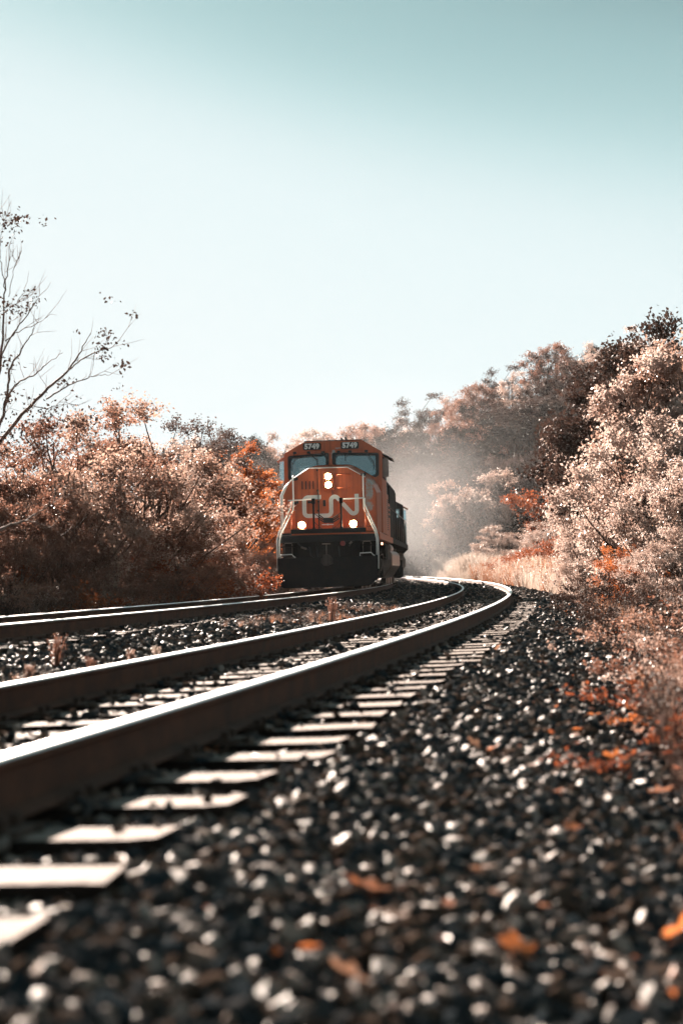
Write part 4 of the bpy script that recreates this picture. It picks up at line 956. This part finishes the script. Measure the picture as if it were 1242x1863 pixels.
put('bank_undergrowth', region(3600, 8, 62, 2.6, 14, 10), .5, 1.3, SPR+[sprig(85, LM['dark'])], 1.1)
put('verge_brush', region(2600, 4, 48, 1.75, 3.3, 14, thr=.35, nsc=1.3), .14, .45, [sprig(86, LM['umber'], 50, .12), sprig(87, LM['dark'], 50, .12), sprig(93, LM['umber'], 50, .12), sprig(88, LM['rust'], 40, .13), sprig(89, LM['mauve'], 40, .12), sprig(94, LM['beige'], 40, .12)], 1.2)
LIT = [(lambda V_, F_: np_mesh('litter', V_*[1, 1, .35], F_, [LM[m_]]))(*leaf_geom(np.random.RandomState(95+q).normal(size=(5, 3))*[.5, .5, .02]+[0, 0, .05], .16, np.random.RandomState(q))) for q, m_ in enumerate(('rust','brown','orange','beige','brown'))]
put('leaf_litter', region(2600, 3, 40, .9, 2.6, 15, thr=.42, nsc=1.1), .16, .36, LIT)
x, y, u, rs = region(1, 10, 11, 3, 4, 11)
rs = np.random.RandomState(12); n = 5200; y = rs.uniform(136, 235, n); x = rs.uniform(-.13, .26, n)*y
z = ground_z(x, y); h = rs.uniform(2., 4.5, n)
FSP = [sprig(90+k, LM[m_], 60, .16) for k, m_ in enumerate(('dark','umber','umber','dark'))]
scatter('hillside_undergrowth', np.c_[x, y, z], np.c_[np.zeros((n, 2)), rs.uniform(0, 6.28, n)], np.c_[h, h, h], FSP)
# single weeds between the tracks
for px, py, hgt, lm, lb in ((103,1196,.30,'brown','single upright brown weed between the two tracks on the left'),(605,1122,.42,'brown','reddish weed clump between the tracks below the locomotive'),(55,1215,.14,'beige','small straw weed between the tracks at the far left'),
      (165,1205,.16,'brown','low brown weed between the tracks, left'),(240,1190,.16,'beige','pale low weed between the tracks left of the middle'),(285,1182,.16,'straw','straw coloured low weed close to the inner rail')):
    d = ray(px, py); zt = .06; t_ = (zt-CAMZ)/d.z; p = CM.translation + d*t_
    u_, _ = uph(p.x, p.y); o = link('weed', tuft('weed', int(px), 46, hgt, .22, .010, LM[lm], True), None, (p.x, p.y, float(bed(u_))-.01)); tag(o, lb, 'weed', 'weeds growing in the gravel between the tracks')

# ------------------------------------------------------------------ fallen leaves on the gravel
def maple_leaf(seed, m):
    r = random.Random(seed); n = 22; vs = [(0, 0, .012)]
    for i in range(n):
        a = 2*math.pi*i/n; q = (.5+.5*abs(math.cos(2.5*a)))**1.2*(1+.15*r.uniform(-1, 1)); x_, y_ = math.cos(a)*q, math.sin(a)*q; vs.append((x_, y_, .18*(x_*x_+y_*y_)+.12*y_*x_+r.uniform(-.03, .05)))
    mb = MB(); mb.add([(x_*.05, y_*.05, z_*.05+0) for x_, y_, z_ in vs], [(0, 1+i, 1+(i+1) % n) for i in range(n)], 0, True); mb.tube([(0, 0, .001), (-.03, .002, .006), (-.06, .004, .014)], .0012, 4)
    return mb.mesh('fallen_leaf', m)
lo = leaf_mat('fallen_leaf_orange', (.45,.11,.03), (.70,.24,.07), .5, rough=.4); lb_ = leaf_mat('fallen_leaf_brown', (.22,.09,.05), (.45,.26,.17), .4)
FLM = [maple_leaf(k, lo) for k in range(3)] + [maple_leaf(5+k, lb_) for k in range(2)]
for i, (px, py, s_, k_, lb) in enumerate([(667,1612,1.1,0,'large orange leaf lying alone on the blurred gravel low in the middle'),(940,1724,1.0,1,'orange leaf on the dark gravel near the bottom right'),(632,1770,.9,3,'brown leaf near the bottom middle'),(1040,1505,.7,2,'small orange leaf right of the middle gravel'),
      (895,1362,.8,0,'upper right leaf of two orange leaves lying side by side'),(860,1355,.8,4,'pale brown leaf left of its orange twin on the gravel'),(372,1372,1.2,1,'reddish leaf lying beside the near rail on the left'),(968,1392,.7,3,'pale leaf on the gravel right of the sleeper ends'),
      (1115,1382,1.1,2,'orange leaf below the nearest rust plant on the right'),(1080,1300,.9,0,'orange leaf at the weedy gravel edge on the right'),(985,1205,.9,1,'orange leaf far back on the right gravel'),(905,1178,.9,4,'tiny brown leaf beside the far sleeper ends'),
      (1200,1440,1.2,2,'orange leaf close to the right picture edge'),(870,1580,.9,3,'brown leaf below the middle of the gravel'),(1235,1690,1.1,0,'orange leaf cut by the right picture edge'),(720,1660,.8,4,'brown leaf right below the large orange leaf'),(1010,1440,.9,1,'orange leaf in the middle of the right gravel')]):
    d = ray(px, py); p = CM.translation + d*((.06-CAMZ)/d.z)
    for _ in range(4):
        u_, ph_ = uph(p.x, p.y); p = CM.translation + d*((float(bed(u_))+.035-CAMZ)/d.z)
    o = link('fallen_leaf', FLM[k_], None, p, (.35*math.sin(i), .5*math.cos(2*i)-.25, i*1.7)); o.scale = (s_,)*3; tag(o, lb, 'leaf', 'autumn leaves fallen on the gravel')

# ------------------------------------------------------------------ dust raised behind the train
def dust(name, c, rad_, dens, nscale, seed):
    bm = bmesh.new(); bmesh.ops.create_icosphere(bm, subdivisions=3, radius=1.0); me = bpy.data.meshes.new(name); bm.to_mesh(me); bm.free()
    m = bpy.data.materials.new(name); m.use_nodes = True; t = m.node_tree; t.nodes.clear()
    o = t.nodes.new('ShaderNodeOutputMaterial'); v = t.nodes.new('ShaderNodeVolumePrincipled'); v.inputs['Color'].default_value = (.80,.80,.81,1); v.inputs['Anisotropy'].default_value = .0
    tc = t.nodes.new('ShaderNodeTexCoord'); ln = t.nodes.new('ShaderNodeVectorMath'); ln.operation = 'LENGTH'; t.links.new(tc.outputs['Object'], ln.inputs[0])
    f = t.nodes.new('ShaderNodeMapRange'); f.inputs['From Min'].default_value = 1.0; f.inputs['From Max'].default_value = .25; t.links.new(ln.outputs['Value'], f.inputs[0])
    n = t.nodes.new('ShaderNodeTexNoise'); n.inputs['Scale'].default_value = nscale; n.inputs['Detail'].default_value = 2; n.noise_dimensions = '4D'; n.inputs['W'].default_value = seed; t.links.new(tc.outputs['Object'], n.inputs['Vector'])
    q = t.nodes.new('ShaderNodeMapRange'); q.inputs['From Min'].default_value = .36; q.inputs['From Max'].default_value = .62; t.links.new(n.outputs['Fac'], q.inputs[0])
    q.inputs['To Min'].default_value = .35
    a = t.nodes.new('ShaderNodeMath'); a.operation = 'MULTIPLY'; t.links.new(f.outputs[0], a.inputs[0]); t.links.new(q.outputs[0], a.inputs[1])
    b = t.nodes.new('ShaderNodeMath'); b.operation = 'MULTIPLY'; b.inputs[1].default_value = dens; t.links.new(a.outputs[0], b.inputs[0]); t.links.new(b.outputs[0], v.inputs['Density'])
    t.links.new(v.outputs[0], o.inputs['Volume']); me.materials.append(m)
    d = link(name, me, None, c); d.scale = rad_; tag(d, kind='stuff'); return d
p = at(765, 925, 122); dust('dust_cloud', (p.x, 124, 4.8), (8.2, 11, 8.6), .046, 1.1, 1.)
p = at(700, 850, 130); dust('dust_haze', (p.x, 132, 9.0), (17, 12, 11), .007, 1.0, 4.)

# ------------------------------------------------------------------ thin haze in the air
hb = MB(); hb.box(-640, 640, -170, 940, -2.2, 38)
hm = bpy.data.materials.new('haze'); hm.use_nodes = True; ht = hm.node_tree; ht.nodes.clear()
ho = ht.nodes.new('ShaderNodeOutputMaterial'); hv = ht.nodes.new('ShaderNodeVolumePrincipled'); hv.inputs['Color'].default_value = (.86,.90,.92,1); hv.inputs['Density'].default_value = .00010; hv.inputs['Anisotropy'].default_value = .1
ht.links.new(hv.outputs[0], ho.inputs['Volume']); hz = link('haze', hb.mesh('haze', hm)); tag(hz, kind='stuff')
